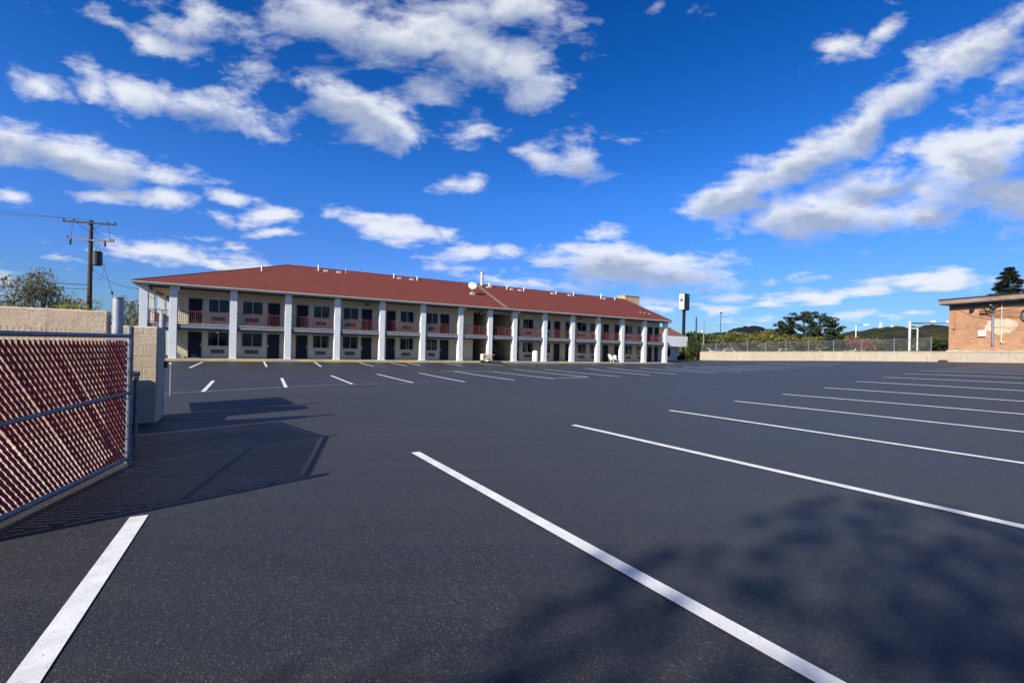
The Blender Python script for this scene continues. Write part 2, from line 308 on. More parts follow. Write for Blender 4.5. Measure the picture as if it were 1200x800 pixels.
MA = dict(
 asphalt=asphalt_mat(), paint=paint_mat(), faded=faded_paint(),
 soil=mat('soil_and_grass', (.10, .09, .045), .95, var=.35, vscale=.6, col2=(.06, .08, .025), bump=.5, bscale=6, bdist=.1),
 concrete=mat('concrete', (.34, .30, .24), .9, var=.18, vscale=2.5, bump=.3, bscale=60),
 kerb=None,
 tanwall=block_wall_mat('painted_block_wall', (.60, .49, .35), (.53, .42, .295), joint=.12, rust=True, jb=.3),
 peeling=block_wall_mat('peeling_painted_wall', (.56, .455, .33), (.48, .37, .265), joint=.03, jb=.08),
 retaining=block_wall_mat('retaining_wall', (.42, .36, .275), (.37, .31, .23), bw=2.4, bh=3.0, joint=.2),
 brick=brick_mat(),
 roof=shingle_mat('red_shingles', (.130, .028, .020), (.092, .019, .015), (.160, .044, .032)),
 mansard=shingle_mat('brown_shingles', (.15, .06, .04), (.11, .045, .03), (.20, .10, .07), .25, .2),
 stucco=mat('beige_stucco', (.56, .50, .36), .9, spec=.2, var=.05, vscale=1.5, bump=.3, bscale=70, bdist=.006),
 column=mat('white_column_paint', (.60, .63, .645), .75, spec=.3, var=.06, vscale=2, bump=.25, bscale=50, bdist=.005),
 slab=mat('grey_blue_slab_paint', (.17, .19, .23), .6, var=.12, vscale=3),
 slabtop=mat('worn_slab_lip', (.42, .38, .32), .8, var=.12, vscale=5),
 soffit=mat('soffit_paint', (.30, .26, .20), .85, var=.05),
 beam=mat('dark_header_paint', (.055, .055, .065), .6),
 fascia=mat('fascia_paint', (.42, .39, .34), .6, var=.08, vscale=2),
 rail=mat('rust_red_rail_paint', (.15, .038, .030), .5, var=.2, vscale=4),
 door=mat('navy_door_paint', (.008, .016, .030), .6, spec=.2, var=.12, vscale=2),
 trim=mat('door_frame_paint', (.38, .36, .31), .6),
 alum=mat('aluminium', (.42, .43, .45), .42, metal=.75, var=.08, vscale=9),
 glass=glass_mat(),
 roomdark=mat('room_shade', (.022, .022, .026), .9),
 curtain=mat('grey_curtain', (.22, .225, .25), .9, extra=None),
 acgrille=mat('dark_grille', (.055, .058, .065), .5, var=.2, vscale=20),
 acbody=mat('beige_air_conditioner', (.40, .37, .31), .55),
 white=mat('white_paint', (.70, .71, .72), .55, var=.05, vscale=3),
 whitemetal=mat('white_metal', (.74, .74, .74), .4, var=.05, vscale=6),
 galv=mat('galvanised_steel', (.21, .225, .25), .50, metal=.55, var=.16, vscale=14),
 wire=mat('galvanised_wire', (.30, .31, .33), .45, metal=.7),
 slat=leaf_mat('dark_red_slat', (.22, .026, .022), (.32, .046, .038), 3, .32),
 pole=mat('weathered_pole_wood', (.050, .043, .038), .9, var=.25, vscale=5, bump=.4, bscale=12),
 darkmetal=mat('dark_painted_metal', (.022, .025, .030), .45, var=.1),
 cable=mat('black_cable', (.012, .012, .014), .6),
 bark=mat('bark', (.095, .075, .058), .95, var=.25, vscale=9, bump=.6, bscale=25, bdist=.02),
 greybark=mat('pale_bark', (.20, .17, .14), .95, var=.25, vscale=7),
 olive=leaf_mat('olive_leaves', (.06, .068, .018), (.18, .165, .05), .5),
 yellowleaf=leaf_mat('yellow_green_leaves', (.075, .078, .024), (.175, .155, .05), .8),
 lime=leaf_mat('lime_leaves', (.15, .17, .03), (.34, .32, .08), .8),
 darkleaf=leaf_mat('dark_green_leaves', (.022, .036, .012), (.065, .085, .022), .6),
 needles=leaf_mat('dark_needles', (.016, .027, .016), (.050, .066, .034), .9, .1),
 dryleaf=leaf_mat('dry_grey_brown_leaves', (.12, .125, .055), (.24, .225, .12), 1.2),
 russet=leaf_mat('russet_leaves', (.16, .06, .035), (.26, .12, .06), 1.0),
 hillwood=mat('wooded_hill', (.014, .020, .012), .95, spec=.05, col2=(.060, .052, .024), vscale=.05, bump=.8, bscale=.05, bdist=12),
 farhill=mat('far_wooded_ridge', (.010, .014, .018), .95, spec=.05, var=.3, vscale=.01),
 carwhite=mat('white_car_paint', (.48, .49, .50), .25, spec=.6), carglass=mat('car_glass', (.012, .014, .017), .1, spec=.8),
 tyre=mat('tyre_rubber', (.015, .015, .016), .85), rim=mat('wheel_rim', (.45, .45, .46), .35, metal=.7), lampred=mat('tail_lamp_red', (.35, .02, .02), .3), lampclear=mat('clear_lamp', (.55, .56, .58), .2),
 signface=mat('sign_face', (.62, .64, .62), .4), signdark=mat('sign_black', (.010, .011, .014), .35), signgreen=mat('sign_green', (.10, .20, .12), .5),
 tanstack=mat('tan_stucco', (.50, .33, .19), .9, var=.12, vscale=2),
 rusty=mat('rust', (.20, .07, .03), .8, var=.3, vscale=12), cream=mat('cream_plastic', (.55, .46, .33), .6, var=.1, vscale=6),
 litter=mat('dead_leaves', (.10, .045, .02), .9, var=.4, vscale=20),
)
def kerb_mat():
    m = bpy.data.materials.new('kerb_paint'); m.use_nodes = True; t = m.node_tree; p = t.nodes['Principled BSDF']
    tc = N(t, 'ShaderNodeTexCoord').outputs['Object']
    s = N(t, 'ShaderNodeSeparateXYZ'); t.links.new(tc, s.inputs[0])
    f = tex_noise(t, V(t, 'MULTIPLY', tc, (.32, .0, .0)), 1.0, 2, .6)
    f = M(t, 'ADD', f, M(t, 'MULTIPLY', M(t, 'SUBTRACT', tex_noise(t, tc, 7, 6, .7), .5), .35))
    far = ramp(t, s.outputs[0], 20, 45, 0, .16)
    f = ramp(t, M(t, 'SUBTRACT', f, far), .47, .53)
    c = mixc(t, f, (.42, .32, .22, 1), (.62, .43, .13, 1))
    t.links.new(c, p.inputs['Base Color']); p.inputs['Roughness'].default_value = .8
    return m
MA['kerb'] = kerb_mat()

# ------------------------------------------------------------------ helpers: geometry
class MB:
    def __init__(s): s.v = []; s.f = []; s.mi = []; s.mats = []
    def mi_of(s, m):
        if m not in s.mats: s.mats.append(m)
        return s.mats.index(m)
    def add(s, vs, fs, m=None):
        o = len(s.v); s.v += [tuple(v) for v in vs]; s.f += [tuple(i+o for i in f) for f in fs]
        k = s.mi_of(m) if m else 0
        s.mi += [k]*len(fs)
    def box(s, x0, x1, y0, y1, z0, z1, m=None):
        vs = [(x, y, z) for z in (z0, z1) for y in (y0, y1) for x in (x0, x1)]
        s.add(vs, [(0,2,3,1),(4,5,7,6),(0,1,5,4),(2,6,7,3),(0,4,6,2),(1,3,7,5)], m); return s
    def bevbox(s, x0, x1, y0, y1, z0, z1, b=.02, m=None):
        # box with chamfered vertical and top edges
        pts = [(x0+b,y0),(x1-b,y0),(x1,y0+b),(x1,y1-b),(x1-b,y1),(x0+b,y1),(x0,y1-b),(x0,y0+b)]
        cx, cy = (x0+x1)/2, (y0+y1)/2
        vs = [(x, y, z0) for x, y in pts]+[(x, y, z1-b) for x, y in pts]+[(x+(b if x < cx else -b), y+(b if y < cy else -b), z1) for x, y in pts]
        fs = [tuple(range(7, -1, -1)), tuple(range(16, 24))]
        for k in (0, 8):
            for i in range(8): j = (i+1) % 8; fs.append((k+i, k+j, k+8+j, k+8+i))
        s.add(vs, fs, m); return s
    def tube(s, pts, r, n=8, m=None, cap=True):
        pts = [Vector(p) for p in pts]; rs = r if isinstance(r, (list, tuple)) else [r]*len(pts)
        vs = []; fs = []
        for i, p in enumerate(pts):
            d = (pts[min(i+1, len(pts)-1)]-pts[max(i-1, 0)])
            if d.length < 1e-9: d = Vector((0, 0, 1))
            d.normalize()
            a = d.cross(Vector((0, 0, 1)) if abs(d.z) < .9 else Vector((1, 0, 0))).normalized(); b = d.cross(a)
            for k in range(n):
                an = 2*PI*k/n; vs.append(p+(a*math.cos(an)+b*math.sin(an))*rs[i])
        for i in range(len(pts)-1):
            for k in range(n):
                j = (k+1) % n; fs.append((i*n+k, i*n+j, (i+1)*n+j, (i+1)*n+k))
        if cap: fs.append(tuple(range(n))[::-1]); fs.append(tuple(range((len(pts)-1)*n, len(pts)*n)))
        s.add(vs, fs, m); return s
    def prism(s, poly, a, b, axis='y', m=None):
        # poly in the two other axes, extruded from a to b
        def P(p, q):
            return (p[0], q, p[1]) if axis == 'y' else ((q, p[0], p[1]) if axis == 'x' else (p[0], p[1], q))
        n = len(poly); vs = [P(p, a) for p in poly]+[P(p, b) for p in poly]
        fs = [tuple(range(n)), tuple(range(2*n-1, n-1, -1))]+[(i, i+n, (i+1) % n+n, (i+1) % n) for i in range(n)]
        s.add(vs, fs, m); return s
    def lathe(s, prof, n=20, m=None, c=(0, 0, 0)):
        vs = []; fs = []
        for r, z in prof:
            for k in range(n): vs.append((c[0]+r*math.cos(2*PI*k/n), c[1]+r*math.sin(2*PI*k/n), c[2]+z))
        for i in range(len(prof)-1):
            for k in range(n): j = (k+1) % n; fs.append((i*n+k, i*n+j, (i+1)*n+j, (i+1)*n+k))
        s.add(vs, fs, m); return s
    def build(s, name, m, parent=None, smooth=False, recalc=True):
        me = bpy.data.meshes.new(name); me.from_pydata(s.v, [], s.f)
        for q in (s.mats if s.mats else [m]): me.materials.append(q if q else m)
        if s.mats: me.polygons.foreach_set('material_index', s.mi)
        if recalc:
            bm = bmesh.new(); bm.from_mesh(me); bmesh.ops.recalc_face_normals(bm, faces=bm.faces); bm.to_mesh(me); bm.free()
        if smooth: me.polygons.foreach_set('use_smooth', [True]*len(me.polygons))
        me.update()
        o = bpy.data.objects.new(name, me); C.objects.link(o)
        if parent: o.parent = parent
        return o
def tag(o, label=None, cat=None, group=None, kind=None):
    if label: o['label'] = label
    if cat: o['category'] = cat
    if group: o['group'] = group
    if kind: o['kind'] = kind
    return o
def thing(name, label, cat, loc=(0, 0, 0), rz=0, group=None):
    o = bpy.data.objects.new(name, None); C.objects.link(o); o.location = loc; o.rotation_euler = (0, 0, rz); o.empty_display_size = .3
    return tag(o, label, cat, group)
def copy_tree(o, parent=None):
    c = o.copy(); C.objects.link(c); c.parent = parent
    for ch in [q for q in o.children]: copy_tree(ch, c)
    return c

# ------------------------------------------------------------------ the lie of the lot
CP = np.array([(1.17,8.39,.118),(3.66,10.35,.18),(6.16,12.3,.228),(8.66,14.26,.28),(11.15,16.2,.379),(13.65,18.16,.524),(16.15,20.1,.637),(18.6,22.1,.751),(21.1,24,.866),(23.6,26,.93),(28.6,29.9,1.05),(37.9,33.3,1.375),(36.6,38,1.29),(33.6,49.4,1.02),(28.4,68.7,.51),(26,80,.3),
(22,66,0),(12,56,0),(0,49,0),(-12,42,0),(-22,36,0),(-1.33,6.44,0.03),(-6,3,0),(-6,8,0),(-8,14,0),(0,21.7,0.05),(-5,26,0),(-14,27,0),(0,0,0),(4,3,.1),(0,-15,0),(20,-15,.4),(45,5,1.2),(-30,0,0),(-40,30,0),(-45,60,0),(6,36,.05),(12,6,.35),(20,12,.7),(14,34,.25),(22,44,.55)])
def _U(r2): return np.where(r2 > 0, .5*r2*np.log(r2+1e-12), 0)
_n = len(CP); _K = np.zeros((_n+3, _n+3))
_K[:_n, :_n] = _U(((CP[:, None, :2]-CP[None, :, :2])**2).sum(-1))+np.eye(_n)*8
_K[:_n, _n] = 1; _K[:_n, _n+1:] = CP[:, :2]; _K[_n, :_n] = 1; _K[_n+1:, :_n] = CP[:, :2].T
_W = np.linalg.solve(_K, np.concatenate([CP[:, 2], [0, 0, 0]]))
def hgt(x, y):
    r2 = (CP[:, 0]-x)**2+(CP[:, 1]-y)**2
    return float((_U(r2)*_W[:_n]).sum()+_W[-3]+_W[-2]*x+_W[-1]*y)
WQ = Vector((.2588, -.9659)); WP = Vector((28.4, 68.7))      # the retaining wall's line
def wall_x(y): return WP.x+(WP.y-y)*.268

def lot():
    nx, ny = 130, 120
    ys = [-14+90*j/ny for j in range(ny+1)]
    vs = []; 
    for y in ys:
        x1 = wall_x(y)+.12
        for i in range(nx+1):
            x = -44+(x1+44)*i/nx; vs.append((x, y, hgt(x, y)))
    fs = [(j*(nx+1)+i, j*(nx+1)+i+1, (j+1)*(nx+1)+i+1, (j+1)*(nx+1)+i) for j in range(ny) for i in range(nx)]
    b = MB(); b.add(vs, fs); o = b.build('parking_lot', MA['asphalt'], smooth=True); tag(o, kind='structure')
    g = MB(); g.add([(-3500, -3000, -.35), (3500, -3000, -.35), (3500, 5500, -.35), (-3500, 5500, -.35)], [(0, 1, 2, 3)])
    tag(g.build('ground', MA['soil']), kind='structure')
lot()

# ------------------------------------------------------------------ painted lines
def stripe(b, p, q, w=.10, n=None):
    p = Vector(p); q = Vector(q); d = (q-p); L = d.length; d.normalize(); s = Vector((-d.y, d.x))*w/2
    n = n or max(2, int(L/.35)); vs = []; fs = []
    for i in range(n+1):
        c = p+d*L*i/n
        for k in (-1, 1):
            e = c+s*k; vs.append((e.x, e.y, hgt(e.x, e.y)+.007))
    for i in range(n): fs.append((2*i, 2*i+1, 2*i+3, 2*i+2))
    b.add(vs, fs)
def markings():
    b = MB()
    rows = [((-1.3,6.28),-57),((1.17,8.43),-56),((3.64,10.39),-57.5),((6.07,12.34),-58),((8.52,14.27),-60),((11.12,16.17),-62),((13.77,18.18),-62),((16.27,19.96),-61),((18.8,21.78),-62),((21.39,23.75),-64),((23.58,25.24),-66),((25.76,26.95),-68),((28.0,28.6),-69),((30.4,30.3),-70)]
    for (p, a) in rows:
        stripe(b, p, (p[0]+7.2*math.cos(R(a)), p[1]+7.2*math.sin(R(a))), .115)
    stripe(b, (-3.12, 3.85), (-1.6, 1.1), .125)
    o = b.build('bright_parking_lines', MA['paint'], recalc=False); tag(o, kind='structure')
    b = MB()
    for p, q in [((-11.43,17.46),(-9.15,13.52)),((-9.86,19.54),(-7.6,15.36)),((-8.67,21.87),(-6.01,17.24)),((-7.03,23.81),(-3.99,18.47)),((-5.21,25.67),(-1.96,19.3)),((-3.52,28.07),(.13,20.92)),((-1.19,29.0),(2.15,22.11)),((.19,33.2),(3.98,23.68)),((2.44,34.14),(5.72,24.04)),
                 ((6.0,37.39),(7.74,25.5)),((8.19,38.81),(9.56,26.45)),((11.0,39.4),(12.3,27.3)),((13.14,39.0),(14.2,28.2)),((15.29,40.66),(16.3,29.6)),((17.09,41.31),(18.4,30.9)),((19.81,41.34),(20.62,32.1)),((23.02,43.0),(24.45,34.7)),((25.6,45.5),(27.0,37.2)),
                 ((2.33,22.69),(3.99,23.68)),((-4.4,28.3),(-1.19,29.0))]:
        stripe(b, p, q, .11)
    for p, q in [((-22.14,32.6),(-17.84,25.2)),((-19.5,35.8),(-15.24,28.3)),((-16.4,37.8),(-12.64,30.2)),((-12.83,38.3),(-9.89,32.6)),((-10.67,40.03),(-7.96,34.6)),((-9.43,41.0),(-7.21,35.9)),((-6.27,42.1),(-4.04,37.4)),((-2.9,43.6),(-.7,39.0)),((.21,45.3),(1.95,40.9)),((3.39,47.2),(4.66,43.2)),((6.6,48.8),(8.3,44.6)),((10,50.8),(11.6,46.9)),((13.4,52.8),(15,48.9))]:
        stripe(b, p, q, .12)
    tag(b.build('older_parking_lines', MA['paint'], recalc=False), kind='structure')
    b = MB()
    for p, q in [((-10.6,11.9),(-7.27,15.97)),((-7.27,15.97),(-6.6,16.5)),((-6.62,16.49),(-4.95,17.7)),((-4.5,18.0),(-2.9,19.2))]: stripe(b, p, q, .09)
    tag(b.build('faded_boundary_line', MA['faded'], recalc=False), kind='structure')
markings()

# ------------------------------------------------------------------ land beyond the retaining wall, hills
def wtop(q): return 1.77+.0128*q if q > 0 else 1.77       # top of the wall along its length
def terrain():
    vs = []; fs = []
    qs = [-60+i*6 for i in range(29)]; ds = [.14, 2, 5, 9, 14, 22, 34, 50, 80, 130, 220, 400]
    for q in qs:
        for dd in ds:
            z = (wtop(q)-.12) if q > -1 else max(-.3, wtop(0)-.12-abs(q+1)*.12)
            z += .25*mnoise.noise(Vector((q*.1, dd*.08, 3)))*min(1, dd/8)
            z -= .85*min(1, max(0, (dd-5)/12))
            if dd > 50: z += (dd-50)*.004
            p = WP+WQ*q; e = Vector((.9659, .2588))*dd
            vs.append((p.x+e.x, p.y+e.y, z))
    n = len(ds)
    for i in range(len(qs)-1):
        for j in range(n-1): fs.append((i*n+j, i*n+j+1, (i+1)*n+j+1, (i+1)*n+j))
    b = MB(); b.add(vs, fs); tag(b.build('raised_ground', MA['soil'], smooth=True), kind='structure')
terrain()
def hill(name, pts, dist, depth, m, rough, seed=0, base=-1):
    # pts: (px, py) of the skyline; the hill rises from dist to its crest at dist+depth and falls away behind
    us = []; 
    for px, py in pts: u, v = ray(px, py); us.append((u, v))
    n = 220; vs = []; fs = []; prof = [0, .12, .3, .5, .72, .9, 1, 1.15, 1.5, 2]
    for i in range(n+1):
        u = us[0][0]+(us[-1][0]-us[0][0])*i/n
        k = 0
        while k < len(us)-2 and us[k+1][0] < u: k += 1
        a, b2 = us[k], us[k+1]; f = (u-a[0])/(b2[0]-a[0]); f = f*f*(3-2*f); v = a[1]+(b2[1]-a[1])*f
        crest = dist+depth
        for w in prof:
            Y = dist+depth*w
            hh = (v*crest+1.5)*(math.sin(min(w, 1)*PI/2)**.9 if w <= 1 else max(0, math.cos((w-1)*PI/2)))
            hh += rough*mnoise.noise(Vector((u*dist/18, w*depth/18, seed)))*min(1, w*3)+rough*.6*mnoise.noise(Vector((u*dist/6, w*depth/6, seed+5)))*min(1, w*3)
            vs.append((u*Y, Y, max(base, hh) if w not in (0, 2) else base))
    k = len(prof)
    for i in range(n):
        for j in range(k-1): fs.append((i*k+j, i*k+j+1, (i+1)*k+j+1, (i+1)*k+j))
    b = MB(); b.add(vs, fs); tag(b.build(name, m, smooth=True), kind='structure')
hill('wooded_hill', [(900,404),(960,396),(985,392),(1005,388),(1030,385),(1050,384.2),(1075,383.2),(1100,381.5),(1115,382),(1160,386),(1260,384),(1400,390)], 480, 260, MA['hillwood'], 4, 1)
hill('distant_ridge', [(700,402),(790,398),(845,390),(868,384),(885,382),(902,386),(925,390),(960,394),(1000,398)], 1500, 500, MA['farhill'], 7, 8)

# ------------------------------------------------------------------ the motel
AX = R(30)
O = Vector((-25.356, 34.0, 0))
def ml(t, v, z=0):   # motel frame -> world
    return Vector((O.x+t*math.cos(AX)-v*math.sin(AX), O.y+t*math.sin(AX)+v*math.cos(AX), z))
Z0, Z1, ZE = .17, 2.80, 5.50      # walkway, upper floor, soffit
VW = 1.7                          # the room wall stands this far behind the columns
motel = thing('motel_building', 'long two storey beige motel with red shingle roof and white columns', 'motel', ml(0, 0), AX)

def walkway():
    o = MB(); o.box(-2.25, 53.6, -.62, 1.69, -.3, Z0-.004); w = o.build('walkway', MA['concrete'])
    w.location = ml(0, 0); w.rotation_euler = (0, 0, AX); tag(w, kind='structure')
    k = MB(); k.box(-2.45, 53.8, -.86, -.622, -.3, Z0-.01); kk = k.build('kerb', MA['kerb'])
    kk.location = ml(0, 0); kk.rotation_euler = (0, 0, AX); tag(kk, kind='structure')
walkway()

COLS = [-1.74, 0, 3.83, 7.70, 11.56, 15.44, 19.31, 23.22, 26.54, 29.51, 33.38, 37.25, 41.10, 44.95, 48.8, 52.65]
def motel_build():
    P = motel
    DW, DH = 1.0, 2.10
    doors = [(.72,1.69),(6.22,7.22),(8.43,9.44),(13.95,14.97),(16.27,17.2),(21.7,22.75),(30.2,31.2),(35.85,36.8),(37.55,38.5),(43.35,44.4),(45.3,46.25),(51.2,52.15),(52.5,53.35)]
    wins = [(2.03,3.50),(4.38,5.92),(9.8,11.2),(12.3,13.72),(17.6,18.97),(20.25,21.5),(31.55,33.05),(33.95,35.45),(39.2,40.75),(41.3,42.6),(47.15,48.45),(49.2,50.5)]
    # the room wall, one slab pierced for doors and windows on both storeys
    w = MB(); T = .22
    def pierce(t0, t1, z0, z1, holes):
        xs = sorted({t0, t1, *[h[0] for h in holes], *[h[1] for h in holes]}); zs = sorted({z0, z1, *[h[2] for h in holes], *[h[3] for h in holes]})
        for i in range(len(xs)-1):
            run = None
            for j in range(len(zs)-1):
                cx, cz = (xs[i]+xs[i+1])/2, (zs[j]+zs[j+1])/2
                solid = not any(h[0] < cx < h[1] and h[2] < cz < h[3] for h in holes)
                if solid:
                    run = [zs[j], zs[j+1]] if run is None else [run[0], zs[j+1]]
                if (not solid or j == len(zs)-2) and run:
                    w.box(xs[i], xs[i+1], VW, VW+T, run[0], run[1]); run = None
    holes = []
    for f, (a, b) in enumerate(((Z0, Z1-.35), (Z1, ZE))):
        for d in doors: holes.append((d[0], d[1], a, a+DH))
        for q in wins: holes.append((q[0], q[1], a+.94, a+2.12)); holes.append((q[0]+.22, q[1]-.28, a+.36, a+.72))
    for (t0, t1) in ((0.02, 25.45), (29.92, 53.5)):
        pierce(t0, t1, -.1, ZE+.02, [h for h in holes if h[0] > t0 and h[1] < t1])
    w.box(25.45, 29.92, VW, VW+T, ZE-.28, ZE+.02)
    # end walls and the stair hall's inner walls
    w.box(.02, .24, VW+T, 15.5, -.1, ZE+.02); w.box(53.28, 53.5, VW+T, 15.5, -.1, ZE+.02)
    w.box(25.23, 25.45, VW+T, 8.5, -.1, ZE+.02); w.box(29.92, 30.14, VW+T, 8.5, -.1, ZE+.02)
    w.box(26.95, 27.12, VW+.02, 8.5, -.1, ZE+.02)
    w.box(25.45, 29.92, 8.5, 8.7, -.1, ZE+.02)
    w.box(.24, 53.28, 15.3, 15.5, -.1, ZE+.02)
    w.build('wall', MA['stucco'], P)
    # dark sheets behind the openings, coloured as the shade of unlit rooms
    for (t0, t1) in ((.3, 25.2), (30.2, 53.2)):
        r = MB(); r.box(t0, t1, VW+.55, VW+.6, 0, ZE); r.build('room_shade_sheet', MA['roomdark'], P)
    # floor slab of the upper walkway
    s = MB(); s.box(-2.0, 53.2, -.16, VW+.1, Z1-.33, Z1-.055, MA['slab']); s.box(-2.03, 53.23, -.19, VW+.1, Z1-.052, Z1, MA['slabtop'])
    s.box(-2.0, .02, VW+.1, 15.4, Z1-.33, Z1-.055, MA['slab']); s.box(-2.03, .02, VW+.1, 15.43, Z1-.052, Z1, MA['slabtop'])
    s.box(25.46, 26.94, VW+.1, 8.4, Z1-.33, Z1-.01, MA['slab']); s.box(27.13, 29.91, 5.2, 8.4, Z1-.33, Z1-.01, MA['slab'])
    s.build('gallery_floor', MA['slab'], P)
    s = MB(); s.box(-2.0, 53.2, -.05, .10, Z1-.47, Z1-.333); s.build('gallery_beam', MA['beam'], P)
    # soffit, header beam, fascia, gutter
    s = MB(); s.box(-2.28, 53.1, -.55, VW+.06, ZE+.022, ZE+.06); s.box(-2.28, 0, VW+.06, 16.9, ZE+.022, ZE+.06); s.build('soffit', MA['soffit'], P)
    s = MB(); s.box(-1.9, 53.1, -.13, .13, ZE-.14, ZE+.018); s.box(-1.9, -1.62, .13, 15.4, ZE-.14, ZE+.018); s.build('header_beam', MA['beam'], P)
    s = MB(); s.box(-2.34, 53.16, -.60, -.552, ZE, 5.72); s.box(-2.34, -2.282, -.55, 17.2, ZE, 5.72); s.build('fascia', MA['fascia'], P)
    s = MB(); s.prism([(-.70, 5.70), (-.70, 5.61), (-.66, 5.585), (-.603, 5.585), (-.603, 5.70)], -2.40, 53.2, 'x'); s.build('gutter', MA['fascia'], P)
    # roof: hipped on the left, gabled on the right
    E0, E1, EV, RV, BV = -2.36, 53.2, -.64, 8.3, 17.2
    ez = 5.725; rz = 9.28; rl = 8.1
    rf = MB(); nseg = 60
    def front(t, s_): return (t, EV+(RV-EV)*s_, ez+(rz-ez)*s_)
    A, B, Cc, D = (E0, EV, ez), (E1, EV, ez), (E1, RV, rz), (rl, RV, rz)
    F, G = (E0, BV, ez), (E1, BV, ez)
    rf.add([A, B, Cc, D], [(0, 1, 2, 3)]); rf.add([A, D, F], [(0, 1, 2)]); rf.add([F, D, Cc, G], [(0, 1, 2, 3)])
    dz = -.09
    rf.add([(p[0], p[1], p[2]+dz) for p in (A, B, Cc, D)], [(3, 2, 1, 0)]); rf.add([(p[0], p[1], p[2]+dz) for p in (A, D, F)], [(2, 1, 0)]); rf.add([(p[0], p[1], p[2]+dz) for p in (F, D, Cc, G)], [(3, 2, 1, 0)])
    def low(p): return (p[0], p[1], p[2]+dz)
    for a, b2 in ((A, B), (B, Cc), (Cc, G), (G, F), (F, A)): rf.add([a, b2, low(b2), low(a)], [(0, 1, 2, 3)])
    roof = rf.build('roof', MA['roof'], P, recalc=False)
    # gable wall under the right rake
    gb = MB(); gb.prism([(VW, ZE+.03), (15.5, ZE+.03), (RV, rz-.22)], 53.25, 53.48, 'x'); gb.build('gable_wall', MA['stucco'], P)
    rk = MB(); rk.prism([(EV, ez+.012), (RV, rz+.012), (RV, rz-.15), (EV, ez-.15)], 53.205, 53.25, 'x'); rk.build('rake_board', MA['darkmetal'], P)
    # ridge and hip caps
    rc = MB(); rc.tube([D, Cc], .06, 6); rc.tube([A, D], .05, 6); rc.build('ridge_cap', MA['roof'], roof)
    sm = MB(); a = front(28.15, .0); b2 = front(28.55, 1.)
    sm.add([(28.0, EV, ez+.02), (28.42, EV, ez+.02), (28.95, RV, rz+.02), (28.55, RV, rz+.02), (28.0, EV, ez+.004), (28.42, EV, ez+.004), (28.95, RV, rz+.004), (28.55, RV, rz+.004)], [(0,1,2,3),(0,1,5,4),(1,2,6,5),(0,3,7,4)])
    sm.build('roof_seam', mat('weathered_seam', (.17, .115, .085), .9, var=.2, vscale=5), roof)
    # plumbing vents and flat vents just under the ridge
    def rzat(v): return ez+(rz-ez)*(v-EV)/(RV-EV)
    for t, h_, r_ in ((5.78,.45,.07),(10.8,.55,.075),(18.4,.45,.07),(21.0,.42,.07),(32.5,.4,.08),(34.95,.48,.08),(39.95,.35,.07),(42.85,.5,.08),(47.7,.62,.10),(50.3,.35,.07),(13.4,.5,.025)):
        v = 7.2 if t > 8 else 5.0
        b = MB(); b.tube([(t, v, rzat(v)-.05), (t, v, rzat(v)+h_)], r_*.8, 10); b.tube([(t, v, rzat(v)+h_), (t, v, rzat(v)+h_+.05)], r_*.95, 10); b.build('vent_pipe', MA['whitemetal'], roof)
    for t in (11.5, 12.75, 19.0, 20.4, 33.15, 34.4, 39.4, 42.2, 48.35, 29.9):
        v = 7.3; z = rzat(v)
        b = MB(); b.bevbox(t-.22, t+.22, v-.22, v+.22, z-.12, z+.10, .04); b.build('roof_vent', mat('tan_roof_vent', (.50, .44, .36), .6) if t == 11.5 else bpy.data.materials['tan_roof_vent'], roof)
    b = MB(); v = 7.9; b.tube([(29.35, v, rzat(v)-.1), (29.35, v, 10.55)], .17, 14); b.tube([(29.35, v, 10.55), (29.35, v, 10.72)], .23, 14); b.build('flue', mat('flue_metal', (.50, .51, .52), .45, metal=.4), roof)
    b = MB(); b.bevbox(30.05, 30.4, 7.2, 7.5, rzat(7.2)-.1, rzat(7.2)+.6, .03); b.build('roof_vent', bpy.data.materials['tan_roof_vent'], roof)
    # satellite dish: shallow bowl on a mast facing the sky to the south
    dsh = MB(); n = 22; R0 = .46; axis = Vector((-.25, -.85, .5)).normalized(); ctr = Vector((26.1, 3.5, rzat(3.5)+.95))
    ax = axis.cross(Vector((0, 0, 1))).normalized(); ay = axis.cross(ax)
    vs = []; fs = []
    for sgn in (0, .02):
        for i in range(6):
            rr = R0*i/5
            for k in range(n):
                an = 2*PI*k/n; vs.append(ctr+axis*(rr*rr*.35-.05-sgn)+(ax*math.cos(an)+ay*math.sin(an))*max(rr, .002))
    for L in (0, 6):
        for i in range(5):
            for k in range(n): j = (k+1) % n; fs.append(((L+i)*n+k, (L+i)*n+j, (L+i+1)*n+j, (L+i+1)*n+k))
    for k in range(n): j = (k+1) % n; fs.append((5*n+k, 5*n+j, 11*n+j, 11*n+k))
    dsh.add(vs, fs); dd = dsh.build('satellite_dish', MA['whitemetal'], roof, smooth=True)
    b = MB(); f = ctr-axis*.06; b.tube([(26.1, 3.55, rzat(3.5)-.03), (26.1, 3.65, f.z-.15), f], .04, 8); b.bevbox(25.85, 26.35, 3.3, 3.8, rzat(3.5)-.2, rzat(3.8)+.06, .03)
    b.tube([ctr-ay*-.42+axis*0, ctr+axis*.5], .015, 6); b.bevbox(*(lambda c: (c.x-.05, c.x+.05, c.y-.05, c.y+.05, c.z-.04, c.z+.06))(ctr+axis*.5), .01); b.build('dish_mount', MA['acbody'], dd)
    for t, v in ((50.0, 1.9), (50.6, 1.75), (51.3, 1.55)):
        b = MB(); b.bevbox(t-.09, t+.09, v-.09, v+.09, rzat(v)-.02, rzat(v)+.06, .01); b.build('shingle_patch', MA['cream'], roof)
